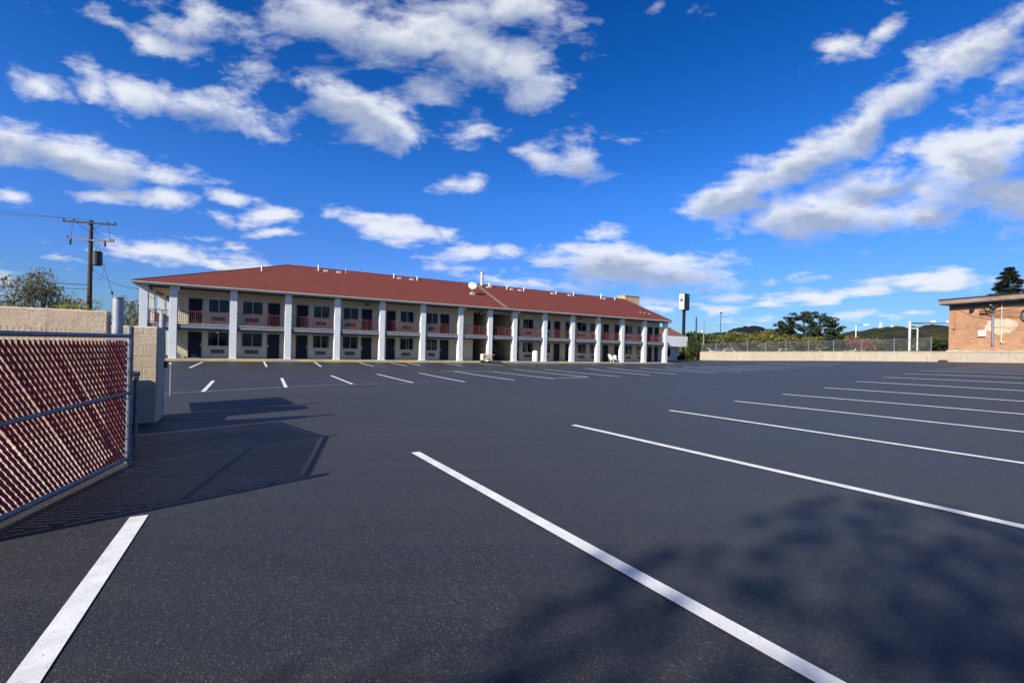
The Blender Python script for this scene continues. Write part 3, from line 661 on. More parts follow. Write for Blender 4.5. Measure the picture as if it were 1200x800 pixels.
    # tan masonry stack behind the right end of the ridge
    ch = MB(); ch.bevbox(54.0, 57.0, 9.0, 10.6, 4.0, 9.95, .02, MA['tanstack']); ch.box(53.92, 57.08, 8.92, 10.68, 9.95, 10.03, MA['fascia']); ch.build('chimney', MA['cream'], P)
    # columns
    c0 = None
    for i, t in enumerate(COLS+['g1', 'g2', 'g3']):
        v = 0
        if isinstance(t, str): v = {'g1': 2.6, 'g2': 7.6, 'g3': 12.8}[t]; t = -1.74
        if c0 is None:
            b = MB(); b.bevbox(-.24, .24, -.24, .24, Z0-.1, ZE+.03, .012); b.box(-.255, .255, -.255, .255, Z0-.1, Z0+.10)
            c0 = b.build('column', MA['column'], P); c = c0
        else: c = c0.copy(); C.objects.link(c)
        c.location = (t, v, 0)
        if i == 15:
            pass
    # downspouts
    for t in (.33, 23.55, 29.84, 53.0):
        b = MB(); b.tube([(t, -.60, 5.58), (t, -.36, 5.32), (t, -.2, 5.25)], .045, 6); b.build('downspout', MA['white'], P)
    # railings, one between each pair of columns
    def railing(t0, t1, x=None):
        b = MB(); L = t1-t0; n = int(round(L/.125))
        b.box(0, L, -.025, .025, .93, .975); b.box(0, L, -.018, .018, .07, .105)
        for k in range(1, n): xx = L*k/n; b.box(xx-.009, xx+.009, -.009, .009, .1, .93)
        for k in (1, 2): xx = L*k/3; b.box(xx-.02, xx+.02, -.02, .02, 0, .93)
        return b
    cache = {}
    for i in range(len(COLS)-1):
        a, b2 = COLS[i]+.242, COLS[i+1]-.242
        key = round(b2-a, 1)
        if key in cache: o = cache[key].copy(); C.objects.link(o)
        else: o = railing(a, b2).build('railing', MA['rail'], P); cache[key] = o
        o.location = (a, -.02, Z1)
    for (v0, v1) in ((.242, 2.358), (2.842, 7.358), (7.842, 12.558)):
        o = railing(v0, v1).build('railing', MA['rail'], P); o.location = (-1.74, v0, Z1); o.rotation_euler = (0, 0, R(90))
    o = railing(0, 2.2).build('railing', MA['rail'], P); o.location = (27.6, 4.9, Z1)
    # doors with frames and handles
    dm = MB(); dm.bevbox(.045, DW-.045, .06, .105, .02, DH-.04, .004)
    fm = MB(); fm.box(-.05, .045, -.02, .1, 0, DH+.05); fm.box(DW-.045, DW+.05, -.02, .1, 0, DH+.05); fm.box(.045, DW-.045, -.02, .1, DH-.04, DH+.05)
    d0 = dm.build('door', MA['door'], P); f0 = fm.build('door_frame', MA['trim'], d0)
    hb = MB(); hb.box(.86, .92, .03, .06, .92, 1.16); hb.tube([(.89, .03, 1.03), (.89, -.02, 1.03), (.78, -.02, 1.03)], .012, 6); h0 = hb.build('handle', MA['alum'], d0)
    first = True
    for fl, z in enumerate((Z0, Z1)):
        for k, (a, b2) in enumerate(doors):
            if first: o = d0; first = False
            else:
                o = d0.copy(); C.objects.link(o)
                for ch_ in (f0, h0): q = ch_.copy(); C.objects.link(q); q.parent = o
            o.location = (a, VW, z+.002); o.scale = ((b2-a)/DW, 1, 1)
            if k % 2 and k < 12: o.location.x = b2; o.scale.x = -(b2-a)/DW
    # windows: frame, glass, curtain; air conditioner below
    rnd = random.Random(3); acs = []
    WW, WH = 1.4, 1.18
    fr = MB(); e = .05
    fr.box(-.03, e, -.03, .09, -.03, WH+.03); fr.box(WW-e, WW+.03, -.03, .09, -.03, WH+.03); fr.box(e, WW-e, -.03, .09, -.03, e); fr.box(e, WW-e, -.03, .09, WH-e, WH+.03); fr.box(WW*.5-.02, WW*.5+.02, -.005, .07, e, WH-e)
    wf = fr.build('window', MA['alum'], P)
    gb = MB(); gb.box(e, WW-e, .03, .036, e, WH-e); g0 = gb.build('glass', MA['glass'], wf)
    def curtain(x0, x1):
        b = MB(); vs = []; fs = []; n = max(4, int((x1-x0)/.02))
        for i in range(n+1):
            x = x0+(x1-x0)*i/n; y = .14+.022*math.sin(x*58)+.008*math.sin(x*23)
            vs += [(x, y, .03), (x, y, WH-.03)]
        fs = [(2*i, 2*i+2, 2*i+3, 2*i+1) for i in range(n)]; b.add(vs, fs); return b
    cur = {k: curtain(*r).build('curtain', MA['curtain'], wf) for k, r in {'l': (.03, .30), 'r': (1.12, 1.38), 'full': (.03, 1.38), 'half': (.75, 1.38)}.items()}
    sb = MB(); sb.bevbox(-.05, WW+.05, -.07, -.031, -.09, -.02, .008); sill = sb.build('sill', MA['trim'], wf)
    acb = MB(); acb.box(0, .98, -.09, .1, 0, .36, MA['acbody'])
    for k in range(8): z = .05+k*.034; acb.box(.04, .94, -.105, -.092, z, z+.020, MA['acgrille'])
    acb.box(.03, .95, -.0915, -.09, .03, .33, MA['acgrille']); ac0 = acb.build('air_conditioner', MA['acbody'], P)
    modes = {(0,0): 'lr', (0,1): 'full', (0,2): 'lr', (0,3): 'lr', (0,4): 'lr', (0,5): 'lr', (1,0): 'lr', (1,1): 'lr', (1,2): 'lr', (1,3): 'rh', (1,4): 'half', (1,5): 'half'}
    first = True
    for fl, z in enumerate((Z0, Z1)):
        for k, (a, b2) in enumerate(wins):
            md = modes.get((fl, k)) or rnd.choice(['lr', 'l', 'r', 'l', ''])
            use = {'lr': ('l', 'r'), 'full': ('full',), 'half': ('half',), 'rh': ('half',), 'l': ('l',), 'r': ('r',), '': ()}[md]
            o = wf.copy(); C.objects.link(o); o.location = (a, VW, z+.94); o.scale = ((b2-a)/WW, 1, 1)
            for q in [g0, sill]+[cur[u_] for u_ in use]: c = q.copy(); C.objects.link(c); c.parent = o
            ac = ac0.copy(); C.objects.link(ac); ac.location = (a+.22, VW, z+.36); ac.scale = ((b2-a-.5)/.98, 1, 1)
            if fl == 0:
                pb = MB(); pb.box(a-.3, b2+.35 if k % 2 == 0 else b2+.2, VW-.14, VW-.004, Z0, Z0+.13); pb.build('wall_base_strip', MA['trim'], P)
    for q in [g0, sill, wf, ac0]+list(cur.values()): bpy.data.objects.remove(q)
    # wall lamps
    def lamp(t, v, z):
        b = MB(); b.bevbox(t-.16, t+.16, v-.24, v-.002, z-.12, z+.16, .03, MA['darkmetal']); b.box(t-.11, t+.11, v-.26, v-.2405, z-.13, z+.02, MA['whitemetal']); b.build('wall_lamp', MA['darkmetal'], P)
    lamp(14.5, VW, 5.22); lamp(39.6, VW, 5.25); lamp(26.2, VW, 5.2); lamp(2.7, VW, 2.3)
    for z in (1.3, 4.0):
        b = MB(); b.bevbox(30.0-.45+.42, 30.0-.45+.62, VW-.08, VW-.002, z, z+.4, .01); b.build('meter_box', MA['darkmetal'], P)
    for z in (1.25, 3.85):
        b = MB(); b.bevbox(.12, .34, VW-.10, VW-.002, z, z+.55, .01); b.build('utility_box', MA['cream'], P)
    # stairs in the hall between the halves: two parallel stringers with treads, and a handrail
    st = MB(); n = 14; x0, x1 = 29.6, 27.3
    for k in range(n):
        f = k/(n-1); xx = x0+(x1-x0)*f; z = Z0+(Z1-Z0)*(k+1)/n
        st.box(xx-.14, xx+.14, 2.6, 4.0, z-.05, z)
    st.build('stair', MA['slab'], P)
    b = MB()
    for v in (2.52, 4.02): b.add([(x0+.2, v, Z0-.05), (x0+.2, v, Z0+.22), (x1-.1, v, Z1+.02), (x1-.1, v, Z1-.28), (x0+.2, v+.06, Z0-.05), (x0+.2, v+.06, Z0+.22), (x1-.1, v+.06, Z1+.02), (x1-.1, v+.06, Z1-.28)], [(0,1,2,3),(7,6,5,4),(0,1,5,4),(1,2,6,5),(2,3,7,6),(3,0,4,7)])
    b.build('stringer', MA['beam'], P)
    b = MB(); b.tube([(x0+.1, 2.55, Z0+1.05), (x1-.1, 2.55, Z1+.95)], .03, 8)
    for f in (0, .33, .66, 1): b.tube([(x0+.1+(x1-x0-.2)*f, 2.55, Z0+.1+(Z1-Z0)*f), (x0+.1+(x1-x0-.2)*f, 2.55, Z0+1.05+(Z1-Z0-.1)*f)], .022, 6)
    b.build('handrail', MA['rail'], P)
    # dark doors inside the side corridor
    b = MB(); b.box(25.46, 25.5, 2.6, 3.6, Z0, Z0+2.1); b.box(25.46, 25.5, 2.6, 3.6, Z1, Z1+2.1); b.build('corridor_door', MA['door'], P)
motel_build()

# ------------------------------------------------------------------ the lobby wing behind the right end
def lobby():
    P = thing('lobby_wing', 'low white annex with brown shingle mansard past the right end of the motel', 'building', ml(0, 0), AX)
    b = MB(); b.box(53.9, 64.6, 6.0, 18, 2.45, 4.05); b.build('white_fascia_band', MA['white'], P)
    b = MB(); b.box(53.9, 64.0, 7.4, 17.8, -.2, 2.448); b.build('wall', MA['white'], P)
    b = MB(); b.add([(53.9, 6.02, 4.052), (64.5, 6.02, 4.052), (63.2, 8.2, 5.35), (53.9, 8.2, 5.35), (64.5, 18, 4.052), (63.2, 16, 5.35), (53.9, 16, 5.35), (53.9, 18, 4.052)], [(0,1,2,3),(1,4,5,2),(3,2,5,6),(4,7,6,5)])
    b.build('mansard_roof', MA['mansard'], P)
    b = MB(); b.box(53.8, 63.3, 8.15, 8.4, 5.352, 5.45); b.build('parapet_cap', MA['darkmetal'], P)
    for t in (58.5, 61):
        w = MB(); w.box(t, t+1.3, 7.34, 7.398, .9, 2.1); w.build('window', MA['carglass'], P)
lobby()

# ------------------------------------------------------------------ retaining wall, chain-link fence on top
def ret_wall():
    b = MB(); vs = []; qs = [0+i*1.5 for i in range(52)]
    P = []
    for q in qs:
        p = WP+WQ*q; e = Vector((.9659, .2588))
        zt = wtop(q); zb = hgt(p.x, p.y)-.4
        for dd, z in ((0, zb), (0, zt-.09), (-.03, zt-.088), (-.03, zt), (.27, zt), (.27, zb)):
            vs.append((p.x+e.x*dd, p.y+e.y*dd, z))
    fs = []
    for i in range(len(qs)-1):
        for j in range(5): fs.append((i*6+j, i*6+j+1, (i+1)*6+j+1, (i+1)*6+j))
    fs += [tuple(range(6)), tuple(range((len(qs)-1)*6, len(qs)*6))[::-1]]
    b.add(vs, fs); o = b.build('retaining_wall', MA['retaining'])
    tag(o, 'long low cream concrete retaining wall along the far right edge of the lot', 'wall')
    # return of the wall at its left end
    b = MB(); 
    p = WP
    f = thing('chain_link_fence', 'grey chain link fence standing on top of the cream retaining wall', 'fence')
    H_ = 1.12; e = Vector((.9659, .2588)); off = .12
    def at(q, z): p = WP+WQ*q+e*off; return Vector((p.x, p.y, wtop(q)+z))
    qs = [.3+3.0*i for i in range(11)]
    for q in qs:
        m = MB(); m.tube([at(q, -.05), at(q, H_+.05)], .038, 8, MA['galv']); m.lathe([(.05, 0), (.05, .04), (.02, .07)], 8, MA['galv'], at(q, H_+.05)); m.build('fence_post', MA['galv'], f)
    m = MB(); m.tube([at(qs[0], H_), at(qs[-1], H_)], .024, 6); m.build('top_rail', MA['galv'], f)
    for a, b2 in zip(qs, qs[1:]):
        m = MB(); L = b2-a; s = .065; n = int((L+H_)/s)
        for sg in (0, 1):
            for k in range(n):
                x0 = -H_+k*s; x1 = x0+H_; z0, z1 = 0., H_
                if x0 < 0: z0 = -x0; x0 = 0
                if x1 > L: z1 = H_-(x1-L); x1 = L
                if x1 <= x0: continue
                if sg: x0, x1 = L-x0, L-x1
                A_, B_ = at(a+x0, z0), at(a+x1, z1)
                m.tube([A_, B_], .0042, 3, cap=False)
        m.build('wire_mesh', MA['wire'], f, recalc=False)
ret_wall()

# ------------------------------------------------------------------ the brick building on the right
def brick():
    q0 = 31.45
    p = WP+WQ*q0+Vector((.9659, .2588))*.30
    ang = math.atan2(WQ.y, WQ.x)
    zb = wtop(q0)-.02
    P = thing('brick_building', 'single storey orange brick building with flat overhanging roof at the right edge', 'building', (p.x, p.y, zb), ang)
    # local x runs towards the camera along the wall, y to the right of that = inside is +y side
    L, D, Hh = 22, 12, 3.95
    w = MB(); w.box(0, L, 0, D, .14, Hh); w.build('wall', MA['brick'], P)
    w = MB(); w.box(-.08, L, -.10, D, -.1, .138); w.build('foundation_ledge', MA['concrete'], P)
    w = MB(); w.box(-.32, L+.5, -.62, D+.5, Hh-.05, Hh+.02, MA['beam']); w.box(.02, L, -.04, -.002, Hh-.32, Hh-.052, MA['beam']); w.build('soffit', MA['beam'], P)
    w = MB(); w.box(-.36, L+.5, -.68, D+.5, Hh+.022, Hh+.36); w.build('fascia', mat('weathered_fascia', (.23, .155, .115), .8, var=.2, vscale=2), P)
    w = MB(); w.box(-.40, L+.55, -.73, D+.55, Hh+.362, Hh+.44); w.build('roof_edge', MA['darkmetal'], P)
    # conduits, meter, lamp, weather head, round wreath-like vent, pale patch
    w = MB(); w.tube([(2.95, -.09, .75), (2.95, -.09, 3.6)], .075, 10); w.tube([(2.95, -.09, .75), (2.95, -.09, .55), (2.93, -.02, .5)], .08, 10); w.build('conduit', MA['galv'], P)
    w = MB(); w.tube([(3.45, -.06, .75), (3.45, -.06, 3.85)], .035, 8); w.tube([(3.45, -.06, .9), (3.5, -.06, .75), (3.62, -.05, .7)], .05, 8); w.build('downspout', MA['cream'], P)
    w = MB(); w.bevbox(2.05, 2.5, -.16, -.002, 1.25, 1.72, .02, MA['whitemetal']); w.box(2.1, 2.45, -.175, -.162, 1.6, 1.64, MA['acgrille']); w.build('meter_box', MA['whitemetal'], P)
    w = MB(); w.bevbox(1.52, 1.72, -.28, -.002, 3.28, 3.6, .03); w.tube([(1.62, -.1, 3.55), (1.62, -.1, 3.7)], .03, 6); w.build('wall_lamp', MA['signdark'], P)
    w = MB(); w.bevbox(2.15, 2.55, -.22, -.002, 3.05, 3.35, .03, MA['rusty']); w.tube([(2.4, -.15, 3.4), (2.7, -.3, 3.15), (3.1, -.35, 3.45), (3.35, -.3, 3.75)], .05, 6, MA['darkmetal']); w.tube([(2.6, -.2, 3.3), (2.9, -.34, 3.05), (3.2, -.3, 3.3)], .03, 6, MA['cable']); w.tube([(2.95, -.09, 3.6), (2.95, -.2, 3.75), (2.85, -.3, 3.65)], .09, 8, MA['galv']); w.build('service_head', MA['darkmetal'], P)
    w = MB(); n = 18
    pts = [(4.85+.26*math.cos(2*PI*k/n), -.07, 2.78+.42*math.sin(2*PI*k/n)) for k in range(n+1)]; w.tube(pts, .065, 8, MA['acgrille']); w.bevbox(4.75, 4.95, -.1, -.002, 2.55, 3.0, .02, MA['soffit']); w.build('wall_vent', MA['acgrille'], P)
    pm = mat('pale_patch_paint', (.48, .36, .26), .9, var=.14, vscale=3)
    w = MB(); rnd = random.Random(5); pts = []
    for k in range(26):
        an = 2*PI*k/26; rr = 1+.16*rnd.uniform(-1, 1); pts.append((3.35+.98*rr*math.cos(an), 1.98+.58*rr*math.sin(an)))
    w.prism(pts, -.006, -.002, 'y'); w.build('pale_patch', pm, P)
    w = MB(); w.tube([(.45, -.02, 3.6), (.42, -.02, 2.6), (.38, -.02, 1.3)], .014, 5); w.bevbox(.28, .5, -.06, -.002, 1.85, 1.97, .01); w.tube([(.45, -.02, 3.6), (1.6, -.03, 2.9), (2.9, -.03, 2.55)], .012, 5); w.build('loose_wire', MA['rusty'], P)
    for y0 in ((2.6, 3.2), (2.6, 3.05)):
        w = MB(); pts = []
        for k in range(17):
            f = k/16; pts.append((y0[0]+f*15, -.3-f*1.2, y0[1]-.35*math.sin(f*PI*.6)*1.4-.1*f))
        w.tube(pts, .02, 5); w.build('service_cable', MA['cable'], P)
    w = MB(); w.tube([(2.9+k*.8, -.1-.06*k, 1.98-.05*k+.0*k) for k in range(18)], .012, 5); w.build('service_cable', MA['rusty'], P)
    w = MB(); w.tube([(3.0+k*.6, -.55-k*.05, 3.55+.09*k+.008*k*k) for k in range(22)], .022, 5); w.build('service_cable', MA['cable'], P)
brick()

# ------------------------------------------------------------------ foliage
def leaf_cloud(b, centers, n, size, rnd, m=None, flat=0.):
    # n small leaf-clump faces scattered in ellipsoidal clumps (x,y,z,rx,ry,rz)
    tot = sum(c[3]*c[4]*c[5] for c in centers)
    vs = []; fs = []
    for c in centers:
        k = max(6, int(n*c[3]*c[4]*c[5]/tot))
        for _ in range(k):
            while True:
                p = Vector((rnd.uniform(-1, 1), rnd.uniform(-1, 1), rnd.uniform(-1, 1)))
                if p.length <= 1: break
            p = p*(.55+.45*rnd.random()**.5)/max(p.length, .25)*min(1, p.length+.35)
            q = Vector((c[0]+p.x*c[3], c[1]+p.y*c[4], c[2]+p.z*c[5]))
            nrm = Vector((rnd.gauss(0, 1), rnd.gauss(0, 1), rnd.gauss(0, 1)+flat)).normalized()
            a = nrm.cross(Vector((rnd.gauss(0, 1), rnd.gauss(0, 1), .3))).normalized(); d = nrm.cross(a)
            s = size*rnd.uniform(.55, 1.3); o = len(vs)
            vs += [q-a*s*.5-d*s*.15, q+d*s*.42, q+a*s*.55+d*s*.05, q-d*s*.45]
            fs.append((o, o+1, o+2, o+3))
    b.add(vs, fs, m)
def grow(b, rnd, base, height, r0, spread, levels=4, m=None, upright=.55, first=.3, kids=(3, 5)):
    tips = []
    def rec(p, d, L, r, lv):
        n = 4; pts = [p]; rs = [r]
        for i in range(n):
            d = (d+Vector((rnd.gauss(0, .11), rnd.gauss(0, .11), rnd.gauss(0, .08)+.03))).normalized()
            p = p+d*L/n; pts.append(p); rs.append(r*(1-.55*(i+1)/n))
        b.tube(pts, rs, 6 if lv < 2 else (4 if lv < 3 else 3), m, cap=False)
        if lv >= levels: tips.append(p); return
        for k in range(rnd.randint(*kids)):
            i = rnd.randint(2, n) if lv else rnd.randint(2, n)
            az = rnd.uniform(0, 2*PI); side = Vector((math.cos(az), math.sin(az), rnd.uniform(-.1, .5)))
            nd = (d*upright+side*spread).normalized()
            rec(pts[i], nd, L*rnd.uniform(.55, .8), rs[i]*.72, lv+1)
        if lv: rec(p, d, L*.6, rs[-1], lv+1)
    rec(Vector(base), Vector((rnd.gauss(0, .04), rnd.gauss(0, .04), 1)).normalized(), height*first, r0, 0)
    return tips

def tree(name, label, cat, loc, H, W, leafm, barkm, nleaf, leaf, seed, levels=3, spread=.75, group=None, trunk_h=.28, clump=.16, clear=0):
    rnd = random.Random(seed); P = thing(name, label, cat, loc, 0, group)
    b = MB(); tips = grow(b, rnd, (0, 0, -.2), H, H*.028+.04, spread, levels, barkm, first=trunk_h)
    # fit the skeleton to the wished height and width
    mx = max(t.z for t in tips); wx = max(max(abs(t.x), abs(t.y)) for t in tips); fz = H*.93/mx; fx = (W/2)*.85/wx
    b.v = [(x*(1+(fx-1)*min(1, max(0, z/(H*.2)))), y*(1+(fx-1)*min(1, max(0, z/(H*.2)))), z*fz) for x, y, z in b.v]
    b.build('trunk', barkm, P, recalc=False)
    cs = []
    for t in tips:
        if t.z*fz < clear*H: continue
        s = clump*H*rnd.uniform(.6, 1.25); cs.append((t.x*fx, t.y*fx, t.z*fz, s*1.2, s*1.2, s*.75))
    rnd.shuffle(cs); cs = cs[:90]
    c = MB(); leaf_cloud(c, cs, nleaf, leaf, rnd); c.build('crown', leafm, P, recalc=False)
    return P
def conifer(name, label, loc, H, W, m, n, seed, group=None, bare=.06):
    rnd = random.Random(seed); P = thing(name, label, 'tree', loc, 0, group)
    b = MB(); b.tube([(0, 0, -.3), (0, 0, H*.5), (.03*H*rnd.uniform(-.4, .4), 0, H*.98)], [H*.022, H*.014, .02], 7, MA['bark'])
    vs = []; fs = []; c = MB(); tiers = 26
    for i in range(tiers):
        f = i/(tiers-1); z = H*(bare+(1-bare)*f); rad = W/2*(1-f)**.75*(.9+.25*rnd.random())+.08
        for k in range(int(9-4*f)):
            az = rnd.uniform(0, 2*PI); L = rad*rnd.uniform(.65, 1.15)
            e = Vector((math.cos(az)*L, math.sin(az)*L, z-L*.18)); s = Vector((0, 0, z))
            b.tube([s, (s+e)/2+Vector((0, 0, .02*H*.3)), e], [.03+.006*H*(1-f)*.3, .02, .01], 3, MA['bark'], cap=False)
            for q in range(int(n/(tiers*7))):
                g = rnd.random()**.6; p = s.lerp(e, g)+Vector((rnd.gauss(0, .09), rnd.gauss(0, .09), rnd.gauss(-.05, .05)))*W*.35*(.5+.5*(1-f))
                sz = .30*(H/12)*rnd.uniform(.6, 1.3); d = Vector((math.cos(az)+rnd.gauss(0, .5), math.sin(az)+rnd.gauss(0, .5), rnd.gauss(-.2, .35))).normalized(); a = d.cross(Vector((rnd.gauss(0, .4), rnd.gauss(0, .4), 1))).normalized()
                o = len(vs); vs += [p-a*sz*.22, p+d*sz, p+a*sz*.22, p-d*sz*.3]; fs.append((o, o+1, o+2, o+3))
    b.build('trunk', MA['bark'], P, recalc=False); c.add(vs, fs); c.build('crown', m, P, recalc=False)
    return P
def cedar(name, label, loc, H, W, m, n, seed, group=None, gappy=1.):
    # wide tree with flat layered boughs and sky between them
    rnd = random.Random(seed); P = thing(name, label, 'tree', loc, 0, group); b = MB(); cs = []
    b.tube([(0, 0, -.5), (.1, 0, H*.4), (-.1, .1, H*.8), (0, 0, H*.95)], [H*.03, H*.022, H*.012, .04], 7, MA['bark'])
    for i in range(26):
        f = rnd.uniform(.2, 1); z = H*f; az = rnd.uniform(0, 2*PI); L = W/2*(1-max(0, f-.55)**1.3*2.1)*rnd.uniform(.45, 1.05)
        e = Vector((math.cos(az)*L, math.sin(az)*L, min(H*.97, z+L*.10))); s = Vector((0, 0, z*.86))
        b.tube([s, (s+e)/2+Vector((0, 0, -.02*H)), e], [H*.010, H*.006, .03], 4, MA['bark'], cap=False)
        for g in (.55, .8, 1.):
            p = s.lerp(e, g); cs.append((p.x+rnd.gauss(0, .05*W), p.y+rnd.gauss(0, .05*W), p.z+rnd.gauss(0, .02*H), W*.095*rnd.uniform(.7, 1.2), W*.095*rnd.uniform(.7, 1.2), H*.034*rnd.uniform(.6, 1.3)))
    b.build('trunk', MA['bark'], P, recalc=False)
    c = MB(); leaf_cloud(c, cs, n, .34*H/10, rnd, flat=.8); c.build('crown', m, P, recalc=False)
    return P
def bush(name, label, loc, W, H, m, n, leaf, seed, group=None, cat='bush'):
    rnd = random.Random(seed); P = thing(name, label, cat, loc, 0, group); b = MB(); cs = []
    for k in range(9):
        az = rnd.uniform(0, 2*PI); rr = W*.5*rnd.uniform(.25, .8); e = Vector((math.cos(az)*rr, math.sin(az)*rr, H*rnd.uniform(.55, .95)))
        b.tube([(0, 0, -.1), e*.5, e], [.05, .03, .012], 4, MA['bark'], cap=False)
        cs.append((e.x*.8, e.y*.8, e.z*.8, W*.25, W*.25, H*.24))
    for k in range(5): cs.append((rnd.uniform(-.3, .3)*W, rnd.uniform(-.3, .3)*W, H*.3, W*.25, W*.25, H*.28))
    b.build('stems', MA['bark'], P, recalc=False); c = MB(); leaf_cloud(c, cs, n, leaf, rnd); c.build('foliage', m, P, recalc=False)
    return P
def at_px(px, py, Y):      # a point on the line of sight at depth Y, used only to lay out far things by bearing
    u, v = ray(px, py); return (u*Y, Y, 1.5+v*Y)

def greenery():
    # spruce behind the brick building
    x, y, z = at_px(1181, 400, 62)
    conifer('spruce_tree', 'tall pointed dark spruce rising behind the brick building roof', (x, y, 1.9), 12.2, 10.2, MA['needles'], 42000, 4)
    # the group of big cedars / pines beyond the fence
    for (px, Y, H, W, s, lab, m) in ((925, 118, 10.4, 8.5, 11, 'thin grey green pine with gaps of sky, leftmost of the tall pines', MA['needles']),
                                  (942, 112, 11.6, 9.5, 13, 'tallest dark pine in the middle of the clump behind the fence', MA['needles']),
                                  (961, 110, 11.0, 9.5, 17, 'dense dark green pine with a rounded right side beside the tallest pine', MA['needles']),
                                  (974, 112, 9.3, 8, 19, 'lower dark pine at the right end of the pine clump', MA['needles'])):
        x, y, _ = at_px(px, 400, Y); cedar('pine_tree', lab, (x, y, 1.0), H, W, m, 5200, s, 'pines beyond the fence')
    spec = [(812,96,4.6,5.5,'darkleaf','small dark tree just right of the motel annex'),(833,104,5.0,7,'olive','olive tree behind the thin antenna mast'),(853,110,5.6,7.5,'yellowleaf','yellow green tree right of the slim street light'),(872,106,5.6,8,'yellowleaf','broad yellow green tree below the dark distant ridge'),
            (893,110,6.3,8,'olive','olive tree with brown shade left of the pines'),(912,100,5.0,7,'yellowleaf','low yellow tree in front of the leftmost pine'),(900,126,6.8,8,'darkleaf','dark tree behind the olive one, left of the pines'),(948,99,4.6,7,'olive','low olive tree in front of the tallest pine'),
            (990,112,5.4,7,'olive','small olive tree right of the pine clump'),(1016,98,4.6,6.5,'yellowleaf','yellow green tree behind the leaning white lamp arm'),(1031,108,4.6,7,'darkleaf','dark bushy tree below the left hill mast'),(1085,110,5.6,7,'yellowleaf','yellow green tree right of the white gantry post'),(1058,118,4.9,8,'darkleaf','dark tree behind the white gantry frame'),(1104,104,5.2,7,'darkleaf','dark tree close to the brick building corner')]
    for i, (px, Y, H, W, m, lab) in enumerate(spec):
        x, y, _ = at_px(px, 400, Y)
        tree('bushy_tree', lab, 'tree', (x, y, .9), H, W, MA[m], MA['bark'], 2600, .42, 50+i, 2, .9, 'bushy trees beyond the fence', .25, .22)
    x, y, _ = at_px(1005, 400, 74)
    tree('russet_tree', 'reddish brown autumn bush behind the fence near the white lamp arm', 'tree', (x, y, 1.2), 3.2, 5, MA['russet'], MA['bark'], 1600, .28, 91, 2, .9, None, .22, .24)
    # brush filling the ground right behind the wall
    rnd = random.Random(9); b = MB(); cs = []
    for k in range(330):
        q = rnd.uniform(-2, 34); dd = rnd.uniform(7, 40); p = WP+WQ*q+Vector((.9659, .2588))*dd
        s = rnd.uniform(.5, 1.1); cs.append((p.x, p.y, 1.15+s*.4, s*1.4, s*1.4, s*.9))
    leaf_cloud(b, cs, 34000, .26, rnd)
    tag(b.build('brush', MA['darkleaf'], recalc=False), 'dark tangled brush behind the chain link fence', 'brush', kind='stuff')
    # wooded strip in the middle distance
    b = MB(); cs = []
    for k in range(420):
        px = rnd.uniform(800, 1135); Y = rnd.uniform(135, 420); x, y, _ = at_px(px, 400, Y)
        s = rnd.uniform(2.0, 3.6); cs.append((x, y, rnd.uniform(1.5, 4.0)+Y*.008, s*1.5, s*1.5, s))
    leaf_cloud(b, cs, 42000, .9, rnd)
    tag(b.build('distant_wood', MA['olive'], recalc=False), 'mixed olive and brown wood in the distance below the hills', 'wood', kind='stuff')
    # evergreen bush by the driveway
    x, y, _ = at_px(811, 417, 70)
    bush('evergreen_bush', 'dark rounded evergreen bush between the annex and the retaining wall', (x+.5, y, .2), 3.3, 3.9, MA['darkleaf'], 8500, .16, 31)
    x, y, _ = at_px(802, 417, 74)
    bush('reddish_bush', 'small reddish bush beside the white annex wall', (x-.2, y, .2), 1.5, 1.5, MA['russet'], 1500, .12, 32)
    # left side, beyond the painted block wall
    for (px, Y, H, W, s, n, lab) in ((14, 34, 7.4, 5.4, 61, 420, 'bare grey tree with few dry leaves at the far left edge'),(42, 35, 7.2, 5.0, 62, 220, 'bare forked tree behind the block wall, second from the left edge'),(62, 37, 7.2, 4.2, 63, 160, 'thin leafless tree just left of the yellow green shrub'),
                                     (96, 41, 5.8, 4.0, 65, 90, 'leafless sapling behind the wooden utility pole'),(139, 44, 6.4, 4.4, 66, 120, 'leafless tree between the steel gate post and the motel corner'),(160, 46, 6.0, 4, 67, 110, 'thin bare tree against the motel corner column')):
        x, y, _ = at_px(px, 380, Y)
        tree('bare_tree', lab, 'tree', (x, y, 0), H, W, MA['dryleaf'], MA['greybark'], n, .17, s, 4, .62, 'bare trees behind the block wall', .26, .05)
    for (px, Y, W, H, m, s, lab) in ((68, 31, 4.0, 4.3, 'lime', 71, 'yellow green shrub behind the block wall left of the utility pole'),(87, 33, 2.6, 3.9, 'lime', 72, 'smaller yellow green shrub touching the utility pole'),(20, 33, 5.5, 3.9, 'olive', 73, 'low olive shrub at the far left behind the block wall'),(142, 47, 6, 4.3, 'olive', 74, 'dull olive shrub seen between the gate post and the motel')):
        x, y, _ = at_px(px, 380, Y)
        bush('shrub', lab, (x, y, 0), W, H, MA[m], 3000, .16, s, 'shrubs behind the block wall')
    # the tree behind the photographer, whose shade falls across the lower right
    P = tree('maple_tree', 'large leafy tree standing behind and left of the viewpoint, shading the foreground', 'tree', (-9.2, -12.6, 0), 13.0, 8.8, MA['olive'], MA['bark'], 5000, .21, 123, 3, .8, None, .5, .07, clear=.66)
greenery()

